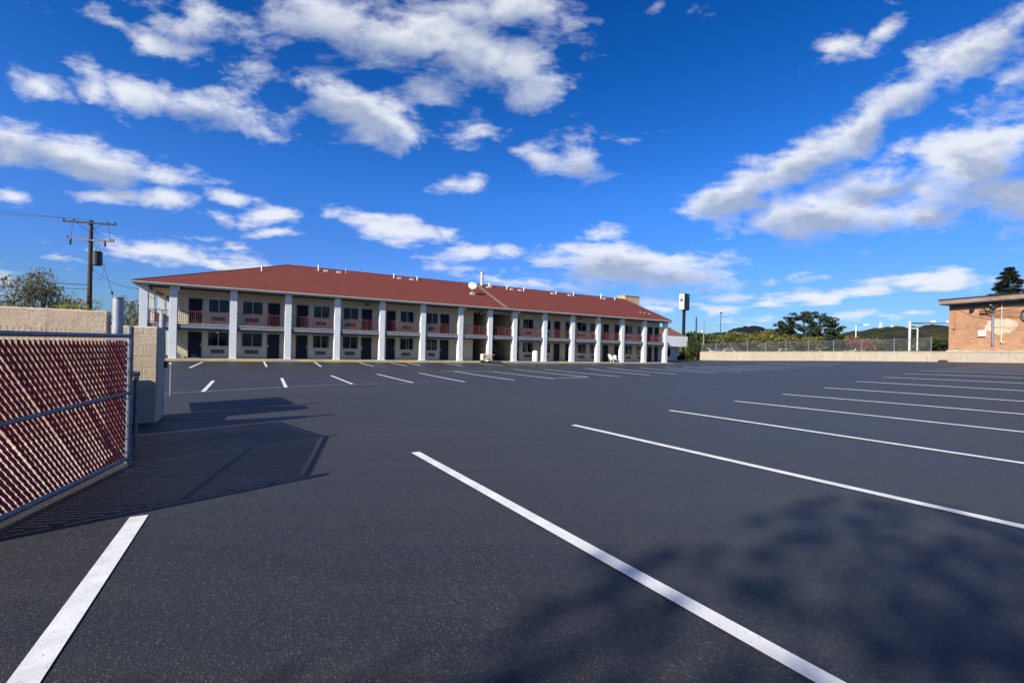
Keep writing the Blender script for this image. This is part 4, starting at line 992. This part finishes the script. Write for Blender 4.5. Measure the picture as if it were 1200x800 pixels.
# ------------------------------------------------------------------ utility pole and its wires
def utility():
    x, y = at_px(104, 380, 38)[:2]
    P = thing('utility_pole', 'weathered wooden utility pole with two crossarms and a transformer', 'utility pole', (x, y, 0), R(14))
    H = 11.35
    b = MB(); b.tube([(0, 0, -.3), (0, 0, H*.5), (0, 0, H)], [.19, .165, .13], 12); b.build('pole', MA['pole'], P)
    b = MB(); b.bevbox(-1.85, 1.85, -.24, -.13, H-.32, H-.18, .01); b.tube([(-.9, -.2, H-.3), (0, -.15, H-1.0)], .02, 5); b.tube([(.9, -.2, H-.3), (0, -.15, H-1.0)], .02, 5); a1 = b.build('crossarm', MA['pole'], P)
    for q in (-1.78, -1.1, .1, 1.25, 1.78):
        b = MB(); b.lathe([(.02, 0), (.06, .02), (.04, .06), (.07, .09), (.035, .15), (0.001, .17)], 8, None, (q, -.185, H-.18)); b.build('insulator', MA['darkmetal'], a1)
    b = MB(); b.bevbox(-1.55, 1.75, -.24, -.13, H-1.75, H-1.63, .01); a2 = b.build('crossarm', MA['greybark'], P)
    for q in (-1.25, 1.15):
        b = MB(); b.tube([(q, -.3, H-2.15), (q, -.28, H-1.75)], [.09, .07], 8); b.build('fuse_cutout', MA['darkmetal'], a2)
    for q in (-1.5, 1.5, 1.7):
        b = MB(); b.lathe([(.02, 0), (.06, .02), (.04, .06), (.07, .09), (.035, .15), (0.001, .17)], 8, None, (q, -.185, H-1.63)); b.build('insulator', MA['darkmetal'], a2)
    b = MB(); b.lathe([(.001, 0), (.30, 0), (.33, .04), (.33, 1.05), (.35, 1.07), (.35, 1.13), (.2, 1.2), (.001, 1.22)], 16, MA['darkmetal'], (.55, -.1, H-3.75))
    b.tube([(.45, -.2, H-2.55), (.45, -.2, H-2.35)], .05, 6, MA['acbody']); b.tube([(.68, -.1, H-2.55), (.68, -.1, H-2.35)], .05, 6, MA['acbody']); b.box(.1, .3, -.05, .05, H-3.5, H-2.8, MA['darkmetal']); b.build('transformer', MA['darkmetal'], P, smooth=False)
    b = MB()
    for pts in ([(-1.25, -.28, H-1.75), (-1.15, -.2, H-.18)], [(1.15, -.28, H-1.75), (.7, -.25, H-2.1), (.5, -.2, H-2.4)], [(.1, -.2, H-.2), (.6, -.3, H-1.2), (1.15, -.28, H-1.75)], [(.35, -.2, H-3.75), (.3, -.3, H-4.6), (.9, -.35, H-5.0), (1.15, -.3, H-4.2), (.9, -.2, H-3.4)], [(1.25, -.2, H-.18), (1.5, -.2, H-1.63)]):
        b.tube(pts, .016, 5)
    b.build('jumper_wire', MA['cable'], P)
    M_ = Matrix.Translation((x, y, 0)) @ Matrix.Rotation(R(14), 4, 'Z')
    def W(p): return M_ @ Vector(p)
    def span(lab, a, b2, sag, r=.016, cat='cable'):
        m = MB(); pts = [a.lerp(b2, k/24)-Vector((0, 0, 4*sag*(k/24)*(1-k/24))) for k in range(25)]; m.tube(pts, r, 5)
        o = m.build('overhead_cable', MA['cable']); tag(o, lab, cat, 'overhead cables on the utility pole')
    span('overhead wire running left from the right end of the upper crossarm', W((.1, -.2, H-.02)), Vector((-62, 30, 13.4)), .5)
    span('overhead wire running left from the left end of the upper crossarm', W((-1.78, -.2, H-.02)), Vector((-63, 31.5, 12.7)), .5)
    span('thick lower cable running left from the pole, above the bare trees', W((-.15, -.1, 5.95)), Vector((-60, 30, 7.2)), .35, .03)
    span('lowest cable running left from the pole through the tree tops', W((-.15, -.1, 5.6)), Vector((-60, 31, 5.9)), .25, .022)
    span('service drop sloping from the pole down to the motel corner', W((.15, 0, 7.3)), ml(-1.9, 1.0, 5.3), .45, .02)
    m = MB(); a = W((.9, 0, H-3.4)); g = W((3.3, -.6, .1)); m.tube([a, g], .014, 5); mid = a.lerp(g, .33); m.tube([mid+Vector((0, 0, .14)), mid-Vector((0, 0, .14))], [.06, .08], 8)
    o = m.build('guy_wire', MA['cable']); tag(o, 'slanting guy wire with a dark strain insulator right of the utility pole', 'cable')
utility()

# ------------------------------------------------------------------ gate, block walls and posts on the left
def left_side():
    far = Vector((-4.60, 5.48)); near = Vector((-3.92, 3.30)); d = (near-far); L = d.length; d.normalize()
    ang = math.atan2(d.y, d.x)
    P = thing('chain_link_gate', 'open chain link gate filled with dark red privacy slats at the left edge', 'gate', (far.x, far.y, 0), ang)
    H = 1.54; z0 = .07
    b = MB(); b.tube([(0, 0, .02), (0, 0, H+.09)], .033, 12); b.lathe([(.036, 0), (.036, .02), (.012, .035), (.001, .036)], 12, None, (0, 0, H+.09)); b.tube([(L, 0, .02), (L, 0, H)], .03, 12); b.build('upright', MA['galv'], P, smooth=False)
    b = MB(); b.tube([(0, 0, H), (L, 0, H-.02)], .024, 12); b.build('top_rail', MA['galv'], P)
    b = MB(); b.tube([(0, 0, z0), (L, 0, z0-.01)], .026, 12); b.build('bottom_rail', MA['galv'], P)
    b = MB(); b.tube([(0, 0, .86), (L, 0, .80)], .021, 12); b.build('middle_rail', MA['galv'], P)
    b = MB(); b.box(.085, .095, -.012, .012, z0+.03, H-.07)
    for k in range(9): z = .16+k*.16; b.tube([(-.036, -.0, z), (0, -.037, z), (.09, -.016, z), (.092, .016, z), (0, .037, z), (-.036, 0, z)], .005, 5)
    b.build('tension_bar', MA['wire'], P)
    # privacy slats run diagonally through the mesh, bulging at each diamond
    sp = .066; ang_s = R(47); hh = H-.06-(z0+.02); top = H-.062; bot = z0+.018
    dx = hh/math.tan(ang_s); s = MB(); rnd = random.Random(2)
    n0 = -int(dx/sp)-2; n1 = int(L/sp)+2
    sd = Vector((-math.cos(ang_s), -math.sin(ang_s)))       # downwards and, seen from the lot, to the right
    ln = hh/math.sin(ang_s); nz = 110
    for k in range(n0, n1+int(dx/sp)+3):
        xt = k*sp; 
        if rnd.random() < .004: continue
        vs = []; fs = []; c = 0; jit = rnd.gauss(0, .0012); bow = rnd.gauss(0, .004)
        for i in range(nz+1):
            f = i/nz; p = Vector((xt, top))+sd*ln*f
            if p.x < .07 or p.x > L-.03: 
                if c: pass
                continue
            w = .0171+.0042*max(0, math.cos(p.y/.066*2*PI))**4+jit
            if i == 0: w *= .12
            if i == 1: w *= .75
            y = .003*math.sin(p.y/.066*2*PI)+bow*math.sin(f*PI)
            nrm = Vector((-sd.y, sd.x)); nrm = nrm if nrm.x > 0 else -nrm
            vs += [(p.x-nrm.x*w, y-.0012, p.y-nrm.y*w), (p.x+nrm.x*w, y-.0012, p.y+nrm.y*w), (p.x+nrm.x*w, y+.0012, p.y+nrm.y*w), (p.x-nrm.x*w, y+.0012, p.y-nrm.y*w)]; c += 1
        for i in range(c-1):
            o = 4*i
            for a in range(4): fs.append((o+a, o+(a+1) % 4, o+4+(a+1) % 4, o+4+a))
        if c > 1: s.add(vs, fs)
    s.build('privacy_slats', MA['slat'], P, recalc=False)
    w = MB(); 
    for sg in (-1,):
        for k in range(n0-2, n1+int(dx/sp)+3):
            # woven wire: zigzag following one diagonal
            xt = k*sp+.5*sp; pts = []
            a0 = Vector((xt, H-.035)); sdd = Vector((-math.cos(ang_s)*sg, -math.sin(ang_s))); ll = (H-.035-z0-.005)/math.sin(ang_s)
            if sg < 0: a0.x -= dx
            for i in range(41):
                p = a0+sdd*ll*i/40
                if p.x < .09 or p.x > L-.02: continue
                pts.append((p.x, -.010*sg, p.y))
            if len(pts) > 1: w.tube([(pts[0][0], .006, pts[0][2]), (pts[-1][0], .006, pts[-1][2])], .0014, 4, cap=False)
    for k in range(int(L/sp)): xx = .1+k*sp; w.tube([(xx, 0, H-.04), (xx+.004, .0, H+.045)], .0021, 4)
    w.build('wire_mesh', MA['galv'], P, recalc=False)
    hp = thing('hinge_post', 'tall grey steel post carrying the near end of the red slatted gate', 'post', (near.x+d.x*.11, near.y+d.y*.11, 0), ang)
    b = MB(); b.tube([(0, 0, -.1), (0, 0, 1.62)], .05, 14); b.build('post', MA['galv'], hp)
    b = MB(); b.lathe([(.055, 0), (.055, .03), (.03, .06), (.001, .07)], 14, None, (0, 0, 1.62)); b.build('cap', MA['galv'], hp)
    b = MB()
    for z in (.3, 1.3): b.tube([(-.11, 0, z), (0, 0, z)], .02, 8)
    b.build('hinge', MA['galv'], hp)
    # concrete pad inside the enclosure
    pd = MB(); 
    c1 = far+Vector((-.10, -.02)); c2 = near+d*1.2+Vector((-.10, 0)); nrm = Vector((d.y, -d.x)); nrm = nrm if nrm.x < 0 else -nrm
    poly = [c1+d*.45, c2, c2+nrm*4.2, Vector((-9.6, 5.0)), Vector((-6.25, 6.85)), Vector((-5.05, 5.8))]
    pd.prism([(p.x, p.y) for p in poly], -.1, .035, 'z'); tag(pd.build('concrete_pad', mat('pale_concrete', (.46, .40, .32), .9, var=.12, vscale=2.5)), kind='structure')
    # block walls (front faces run parallel to the motel)
    u = Vector((math.cos(AX), math.sin(AX))); v = Vector((-u.y, u.x))
    c = Vector((-6.44, 8.27))
    wb = MB(); wb.bevbox(-1.02, 0, 0, .74, -.1, 1.74, .02)
    o = wb.build('block_wall', MA['tanwall']); o.location = (c.x, c.y, 0); o.rotation_euler = (0, 0, AX)
    tag(o, 'short tan block wall pier with a shaded lower half beside the asphalt', 'wall', 'tan block enclosure walls')
    wa = MB(); n = 24; vs = []
    x0, x1 = -9.0, -1.03
    x0, x1 = -9.5, -.43; wa.bevbox(x0, x1, -1.33, -1.11, -.1, 1.92, .015)
    o = wa.build('block_wall', MA['peeling']); o.location = (c.x, c.y, 0); o.rotation_euler = (0, 0, AX)
    tag(o, 'taller tan peeling block wall running off the left edge behind the red gate', 'wall', 'tan block enclosure walls')
    # big steel pipe post in front of the walls
    x, y = at_px(137.5, 400, 7.0)[:2]
    pp = thing('steel_post', 'thick grey steel pipe post rising between the two tan walls', 'post', (x, y, 0))
    b = MB(); b.tube([(0, 0, -.1), (0, 0, 2.12)], .066, 20); b.build('pipe', mat('bare_steel', (.33, .35, .38), .55, metal=.3, var=.2, vscale=5), pp, smooth=False)
    b = MB(); b.lathe([(.07, 0), (.07, .02), (.001, .03)], 20, None, (0, 0, 2.12)); b.build('cap', MA['galv'], pp)
    # steel guard frame standing right behind the gate's end
    x, y = at_px(153, 500, 6.3)[:2]; g = thing('guard_frame', 'low grey steel pipe frame just beyond the end of the red gate', 'guard rail', (x, y, 0), AX+R(10))
    b = MB(); b.tube([(-.14, 0, .02), (-.14, 0, 1.0)], .028, 10); b.tube([(.05, 0, .02), (.05, 0, 1.0)], .028, 10); b.build('upright', MA['galv'], g)
    b = MB(); b.tube([(-.20, 0, 1.03), (.09, 0, 1.03)], .03, 10); b.bevbox(-.17, .08, -.03, .03, .98, 1.0, .004); b.build('top_bar', MA['galv'], g)
    b = MB(); b.box(-.03, -.015, -.04, .04, .02, .99); b.build('plate', MA['galv'], g)
    # fence panel closing the corner between the gate's end and the tall wall, hidden behind the gate from most of the lot
    a0 = Vector((-6.02, 6.78)); a1 = Vector((-4.655, 5.535)); dd_ = a1-a0; Lp = dd_.length
    fp = thing('slatted_fence_panel', 'short fence panel with dark red slats joining the tall tan wall to the gate end', 'fence', (a0.x, a0.y, 0), math.atan2(dd_.y, dd_.x))
    b = MB(); b.tube([(0, 0, 1.5), (Lp, 0, 1.5)], .022, 8); b.tube([(0, 0, .06), (Lp, 0, .06)], .022, 8); b.tube([(0, 0, 0), (0, 0, 1.53)], .028, 8); b.tube([(Lp, 0, 0), (Lp, 0, 1.53)], .028, 8); b.build('frame', MA['galv'], fp)
    b = MB(); k = .03
    while k < Lp-.05:
        b.box(k, k+.048, -.003, .003, .08, 1.46); k += .056
    b.build('privacy_slats', mat('dark_slat', (.085, .014, .014), .5, var=.2), fp)
    bn = thing('pier_shade_box', 'unseen low grey box behind the taller tan wall, added to shade the pier', 'container', (c.x, c.y, 0), AX)  # unseen box, added to throw shade on the lower half of the pier
    b = MB(); b.prism([(-1.12, .05), (-.30, .05), (-.26, 1.20), (-1.05, 1.16)], -2.6, -.86, 'x'); b.build('body', MA['darkmetal'], bn)
    b = MB(); b.prism([(-1.08, 1.17), (-.24, 1.21), (-.24, 1.25), (-1.08, 1.21)], -2.63, -.83, 'x'); b.build('lid', MA['darkmetal'], bn)
    # second leaf seen nearly edge on behind the pier, with its post
    e = c+v*.98-u*.07
    q = thing('side_gate', 'dark narrow gate leaf folded behind the short tan wall, seen edge on', 'gate', (e.x, e.y, 0), AX+R(97))
    b = MB(); b.tube([(0, 0, 0.0), (0, 0, 2.03)], .052, 14); b.build('hinge_post', bpy.data.materials['bare_steel'], q)
    b = MB(); b.tube([(.12, 0, .35), (.12, 0, 1.62)], .024, 8); b.tube([(1.9, 0, .35), (1.9, 0, 1.62)], .024, 8); b.tube([(.12, 0, 1.62), (1.9, 0, 1.62)], .024, 8); b.tube([(.12, 0, .35), (1.9, 0, .35)], .024, 8); b.build('frame', MA['darkmetal'], q)
    b = MB(); b.box(.14, 1.88, -.012, .012, .37, 1.6); b.build('infill', MA['darkmetal'], q)
    b = MB(); b.bevbox(-.06, .2, -.10, .10, .95, 1.08, .01); b.build('latch', MA['darkmetal'], q)
    x, y = at_px(199.6, 460, 12.4)[:2]
    sp_ = thing('sign_stake', 'thin pale grey stake standing on the faded line beyond the tan wall', 'post', (x, y, 0))
    b = MB(); b.tube([(0, 0, -.1), (0, 0, .86)], .022, 8); b.build('stake', MA['alum'], sp_); b = MB(); b.tube([(0, 0, .86), (0, 0, .89)], .036, 8); b.build('cap', MA['whitemetal'], sp_)
left_side()

# ------------------------------------------------------------------ objects about the motel and beyond
def misc():
    # worn tan utility cart by the stair hall
    p = ml(25.75, -1.05); z = hgt(p.x, p.y)
    t = thing('utility_cart', 'worn cream metal cart standing on the kerb in front of the stair hall', 'cart', (p.x, p.y, z), AX); t.scale = (.82, .82, .92)
    b = MB(); b.bevbox(-.75, .65, -.3, .3, .32, 1.0, .05); b.build('body', MA['cream'], t)
    b = MB(); b.box(-.55, -.35, -.315, -.302, .58, .84); b.box(-.05, .4, -.315, -.302, .38, .45); b.build('painted_opening', MA['acgrille'], t)  # dark plates on the solid body, painted as the shade inside holes
    b = MB(); b.add([(.65, -.28, 1.0), (.95, -.28, .9), (.95, .28, .9), (.65, .28, 1.0), (.65, -.28, .94), (.95, -.28, .84), (.95, .28, .84), (.65, .28, .94)], [(0,1,2,3),(7,6,5,4),(0,1,5,4),(1,2,6,5),(2,3,7,6)]); b.build('side_shelf', MA['cream'], t)
    for sx in (-.6, .5):
        for sy in (-.22, .22): b = MB(); b.tube([(sx, sy-.03, .13), (sx, sy+.03, .13)], .13, 12); b.box(sx-.03, sx+.03, sy-.04, sy+.04, .13, .34); b.build('wheel', MA['tyre'], t)
    # white bin
    p = ml(32.45, .35)
    t = thing('litter_bin', 'white cylindrical litter bin standing by a ground floor window', 'bin', (p.x, p.y, Z0))
    b = MB(); b.lathe([(.001, 0), (.27, 0), (.30, .03), (.30, .98), (.28, 1.0)], 20); b.build('body', MA['whitemetal'], t)
    b = MB(); b.lathe([(.31, 0), (.31, .05), (.2, .16), (.001, .2)], 20, None, (0, 0, 1.0)); b.build('lid', MA['whitemetal'], t)
    # white garden chair with a bag, far right bay
    p = ml(43.7, .1)
    t = thing('garden_chair', 'low white plastic lounge chair left outside a far right ground floor door', 'chair', (p.x, p.y, Z0), AX+R(180))
    b = MB(); b.bevbox(-.9, .25, -.3, .3, .26, .32, .02); b.build('seat', MA['whitemetal'], t)
    b = MB(); b.add([(.22, -.3, .3), (.62, -.3, .95), (.62, .3, .95), (.22, .3, .3), (.27, -.3, .28), (.67, -.3, .93), (.67, .3, .93), (.27, .3, .28)], [(0,1,2,3),(7,6,5,4),(0,1,5,4),(1,2,6,5),(2,3,7,6)]); b.build('backrest', MA['whitemetal'], t)
    for sx in (-.8, .15):
        for sy in (-.26, .26): b = MB(); b.tube([(sx, sy, 0), (sx, sy, .28)], .03, 8); b.build('leg', MA['whitemetal'], t)
    rnd = random.Random(4); b = MB(); vs = []; fs = []
    for i in range(9):
        for k in range(12):
            th = PI*i/8; an = 2*PI*k/12; rr = .27*(1+.15*rnd.uniform(-1, 1)); vs.append((rr*math.sin(th)*math.cos(an), rr*.8*math.sin(th)*math.sin(an), .26+rr*math.cos(th)))
    for i in range(8):
        for k in range(12): fs.append((i*12+k, i*12+(k+1) % 12, (i+1)*12+(k+1) % 12, (i+1)*12+k))
    b.add(vs, fs); o = b.build('plastic_bag', MA['white'], smooth=True); q = ml(44.0, .1); o.location = (q.x, q.y, Z0+.32); tag(o, 'crumpled white bag lying on the lounge chair', 'bag')
    # sign on its tall twin pole
    Y = 92; x, y, _ = at_px(801.5, 370, Y)
    t = thing('pole_sign', 'tall black and white roadside sign box high on twin dark posts', 'sign', (x, y, 0), R(38))
    zt = at_px(801, 344.3, Y)[2]; zb = at_px(801, 363.5, Y)[2]
    b = MB(); b.bevbox(-.95, .95, -.62, .62, zb, zt, .04); b.build('cabinet', MA['signdark'], t)
    b = MB(); b.box(-.97, -.951, -.56, .56, zb+.08, zt-.08); b.box(-.88, .88, -.64, -.621, zb+.08, zt-.08) if False else None; f = b.build('face', MA['signface'], t)
    b = MB(); zc = (zt+zb)/2+.25
    b.prism([(-.32, zc-.35), (-.32, zc+.15), (0, zc+.5), (.32, zc+.15), (.32, zc-.35), (.1, zc-.35), (.1, zc), (-.1, zc), (-.1, zc-.35)], -.978, -.972, 'x'); b.build('emblem', MA['signdark'], f)
    b = MB(); b.box(-.978, -.972, -.4, .4, zc-.95, zc-.82); b.build('lettering', MA['signgreen'], f)
    b = MB(); b.box(.35, .6, -.64, -.622, zt-.5, zt-.38); b.build('lettering', MA['signface'], t)
    for sx in (-.22, .22): b = MB(); b.bevbox(sx-.13, sx+.13, -.16, .16, -.2, zb, .02); b.build('post', MA['signdark'], t)
    # dark cut-off post
    x, y, _ = at_px(816, 380, 78); zt = at_px(816, 371.8, 78)[2]
    t = thing('timber_post', 'dark cut off timber post rising behind the evergreen bush', 'pole', (x, y, 0))
    b = MB(); b.tube([(0, 0, 0), (0, 0, zt)], [.16, .12], 10); b.build('pole', MA['pole'], t); b = MB(); b.lathe([(.13, 0), (.1, .06), (.001, .08)], 10, None, (0, 0, zt)); b.build('cap', MA['darkmetal'], t)
    # grey mast with lamp halfway and a small head on top
    x, y, _ = at_px(825, 380, 74); zt = at_px(825, 375.5, 74)[2]; zl = at_px(825, 391, 74)[2]
    t = thing('light_mast', 'pale grey tapered mast with a white lamp halfway up beside the retaining wall', 'mast', (x, y, .2))
    b = MB(); b.tube([(0, 0, 0), (0, 0, zt-.2)], [.15, .07], 10); b.build('pole', MA['greybark'], t)
    b = MB(); b.lathe([(.001, 0), (.18, .05), (.2, .2), (.08, .3), (.001, .32)], 12, None, (-.25, 0, zl)); b.build('lamp', MA['whitemetal'], t)
    # slim street light
    x, y, _ = at_px(844.5, 380, 120); zt = at_px(844.5, 367.2, 120)[2]
    t = thing('street_light', 'slim dark street light with a small head left of the distant ridge', 'street light', (x, y, 0))
    b = MB(); b.tube([(0, 0, 0), (0, 0, zt)], [.13, .08], 8); b.build('pole', MA['darkmetal'], t); b = MB(); b.bevbox(-.25, .4, -.15, .15, zt, zt+.28, .04); b.build('lamp_head', MA['darkmetal'], t)
    # lamp with a horizontal arm
    x, y, _ = at_px(1003, 390, 84); zt = at_px(1003, 381.0, 84)[2]
    t = thing('street_light', 'white street light with a long horizontal arm beyond the fence', 'street light', (x, y, 0))
    b = MB(); b.tube([(0, 0, 1), (0, 0, zt)], [.09, .06], 8); b.build('pole', MA['whitemetal'], t)
    b = MB(); b.tube([(0, 0, zt), (1.5, 0, zt+.12)], .05, 6); b.build('arm', MA['galv'], t)
    b = MB(); b.bevbox(1.3, 2.3, -.15, .15, zt+.02, zt+.22, .04); b.build('lamp_head', MA['whitemetal'], t)
    # white gantry
    Y = 78; x, y, _ = at_px(1066, 390, Y); zt = at_px(1066, 376.5, Y)[2]; z2 = at_px(1075, 384.5, Y)[2]
    t = thing('road_gantry', 'white road gantry with a long arm beside the brick building', 'gantry', (x, y, 0))
    b = MB(); b.tube([(0, 0, 0), (0, 0, zt)], .16, 10); b.build('post', MA['column'], t)
    b = MB(); b.tube([(1.35, 0, 0), (1.35, 0, z2)], .10, 10); b.build('post', MA['column'], t)
    b = MB(); b.tube([(.1, 0, z2-.05), (1.4, 0, z2-.05)], .08, 8); b.build('brace', MA['whitemetal'], t)
    b = MB(); b.tube([(.1, 0, zt-.25), (9.5, -.2, zt-.1)], [.11, .06], 8); b.box(.4, 2.2, -.06, .06, zt-.42, zt-.28); b.build('arm', MA['galv'], t)
    for sx in (4.0, 6.6): b = MB(); b.bevbox(sx-.35, sx+.35, -.12, .12, zt-.05, zt+.22, .04); b.tube([(sx, 0, zt-.2), (sx, 0, zt)], .05, 6); b.build('lamp_head', MA['whitemetal'], t)
    # masts on the hill
    for px, py, w, lab in ((1032, 378, 1.6, 'taller pale lattice tower on the wooded hill'), (1045.5, 381, 1.2, 'shorter pale tower on the wooded hill right of the taller one')):
        Y = 735; x, y, zt = at_px(px, py, Y); zb = at_px(px, 386, Y)[2]-4
        t = thing('hill_tower', lab, 'tower', (x, y, zb))
        h_ = zt-zb
        b = MB()
        for sx in (-1, 1):
            for sy in (-1, 1): b.tube([(sx*w, sy*w, 0), (sx*w*.45, sy*w*.45, h_)], .25, 4)
        for k in range(6):
            f = k/5; ww = w*(1-.55*f)
            for a in range(4):
                c = [(-1,-1),(1,-1),(1,1),(-1,1)]; p, q = c[a], c[(a+1) % 4]; b.tube([(p[0]*ww, p[1]*ww, f*h_), (q[0]*ww, q[1]*ww, f*h_)], .18, 4)
        b.build('lattice', MA['white'], t)
        b = MB(); b.bevbox(-w*.8, w*.8, -w*.8, w*.8, h_*.82, h_*1.0, .1); b.build('antenna_drum', MA['white'], t)
    # cars parked beyond the fence
    def car(loc, rz, lab, first=[None]):
        if first[0] is None:
            t = thing('parked_car', lab, 'car', loc, rz, 'white cars beyond the fence')
            prof = [(-2.2,.35),(-2.22,.75),(-2.0,.95),(-1.55,1.0),(-1.05,1.42),(.35,1.46),(1.05,1.0),(1.95,.88),(2.2,.68),(2.22,.35)]
            b = MB(); b.prism([(x, z) for x, z in prof], -.85, .85, 'y'); bd = b.build('body', MA['carwhite'], t)
            for sy in (-.857, .85): b = MB(); b.prism([(-1.3,1.02),(-.95,1.36),(.30,1.40),(.85,1.02)], sy, sy+.007, 'y'); b.build('side_window', MA['carglass'], t)
            b = MB(); b.add([(.40, -.72, 1.445), (1.0, -.78, 1.045), (1.0, .78, 1.045), (.40, .72, 1.445)], [(0,1,2,3)]); b.v = [(x+.015, y, z+.015) for x, y, z in b.v]; b.build('windscreen', MA['carglass'], t)
            for sx in (-1.35, 1.35):
                for sy in (-.80, .80):
                    b = MB(); b.tube([(sx, sy-.1, .32), (sx, sy+.1, .32)], .32, 18); w = b.build('wheel', MA['tyre'], t); b = MB(); b.tube([(sx, sy-.105, .32), (sx, sy+.105, .32)], .2, 14); b.build('rim', MA['rim'], w)
            for sy in (-.65, .65):
                b = MB(); b.bevbox(2.19, 2.235, sy-.15, sy+.15, .62, .76, .01); b.build('headlight', MA['lampclear'], t); b = MB(); b.bevbox(-2.24, -2.2, sy-.15, sy+.15, .68, .86, .01); b.build('tail_light', MA['lampred'], t)
            first[0] = t; return t
        c = copy_tree(first[0]); c.location = loc; c.rotation_euler = (0, 0, rz); c['label'] = lab; return c
    for px, Y, rz, lab in ((833, 80, -70, 'white car behind the left end of the chain link fence'), (925, 66, -35, 'white car behind the fence below the pines'), (1003, 60, 10, 'white car behind the fence left of the russet bush lamp'), (961, 74, -60, 'white car behind the fence at the right end of the pines'), (858, 88, -50, 'white car partly hidden behind the fence near the yellow green tree')):
        x, y, _ = at_px(px, 410, Y); car((x, y, .98), R(rz), lab)
    # leaf litter at the foot of the wall
    p = WP+WQ*31.4+Vector((-.9659, -.2588))*.25; rnd = random.Random(8); b = MB(); zz = hgt(p.x, p.y)
    leaf_cloud(b, [(p.x, p.y, zz+.07, .30, .30, .09)], 300, .12, rnd)
    tag(b.build('leaf_pile', MA['litter'], recalc=False), 'small pile of dead brown leaves at the foot of the retaining wall', 'leaves', kind='stuff')
    # kerbed island by the driveway
    x, y, _ = at_px(806, 418, 68)
    b = MB(); n = 20; b.prism([(x+2.6*math.cos(2*PI*k/n)*1.1, y+2.2*math.sin(2*PI*k/n)) for k in range(n)], -.2, .32, 'z'); tag(b.build('kerbed_island', mat('pink_kerb', (.42, .30, .25), .9, var=.15)), kind='structure')
misc()
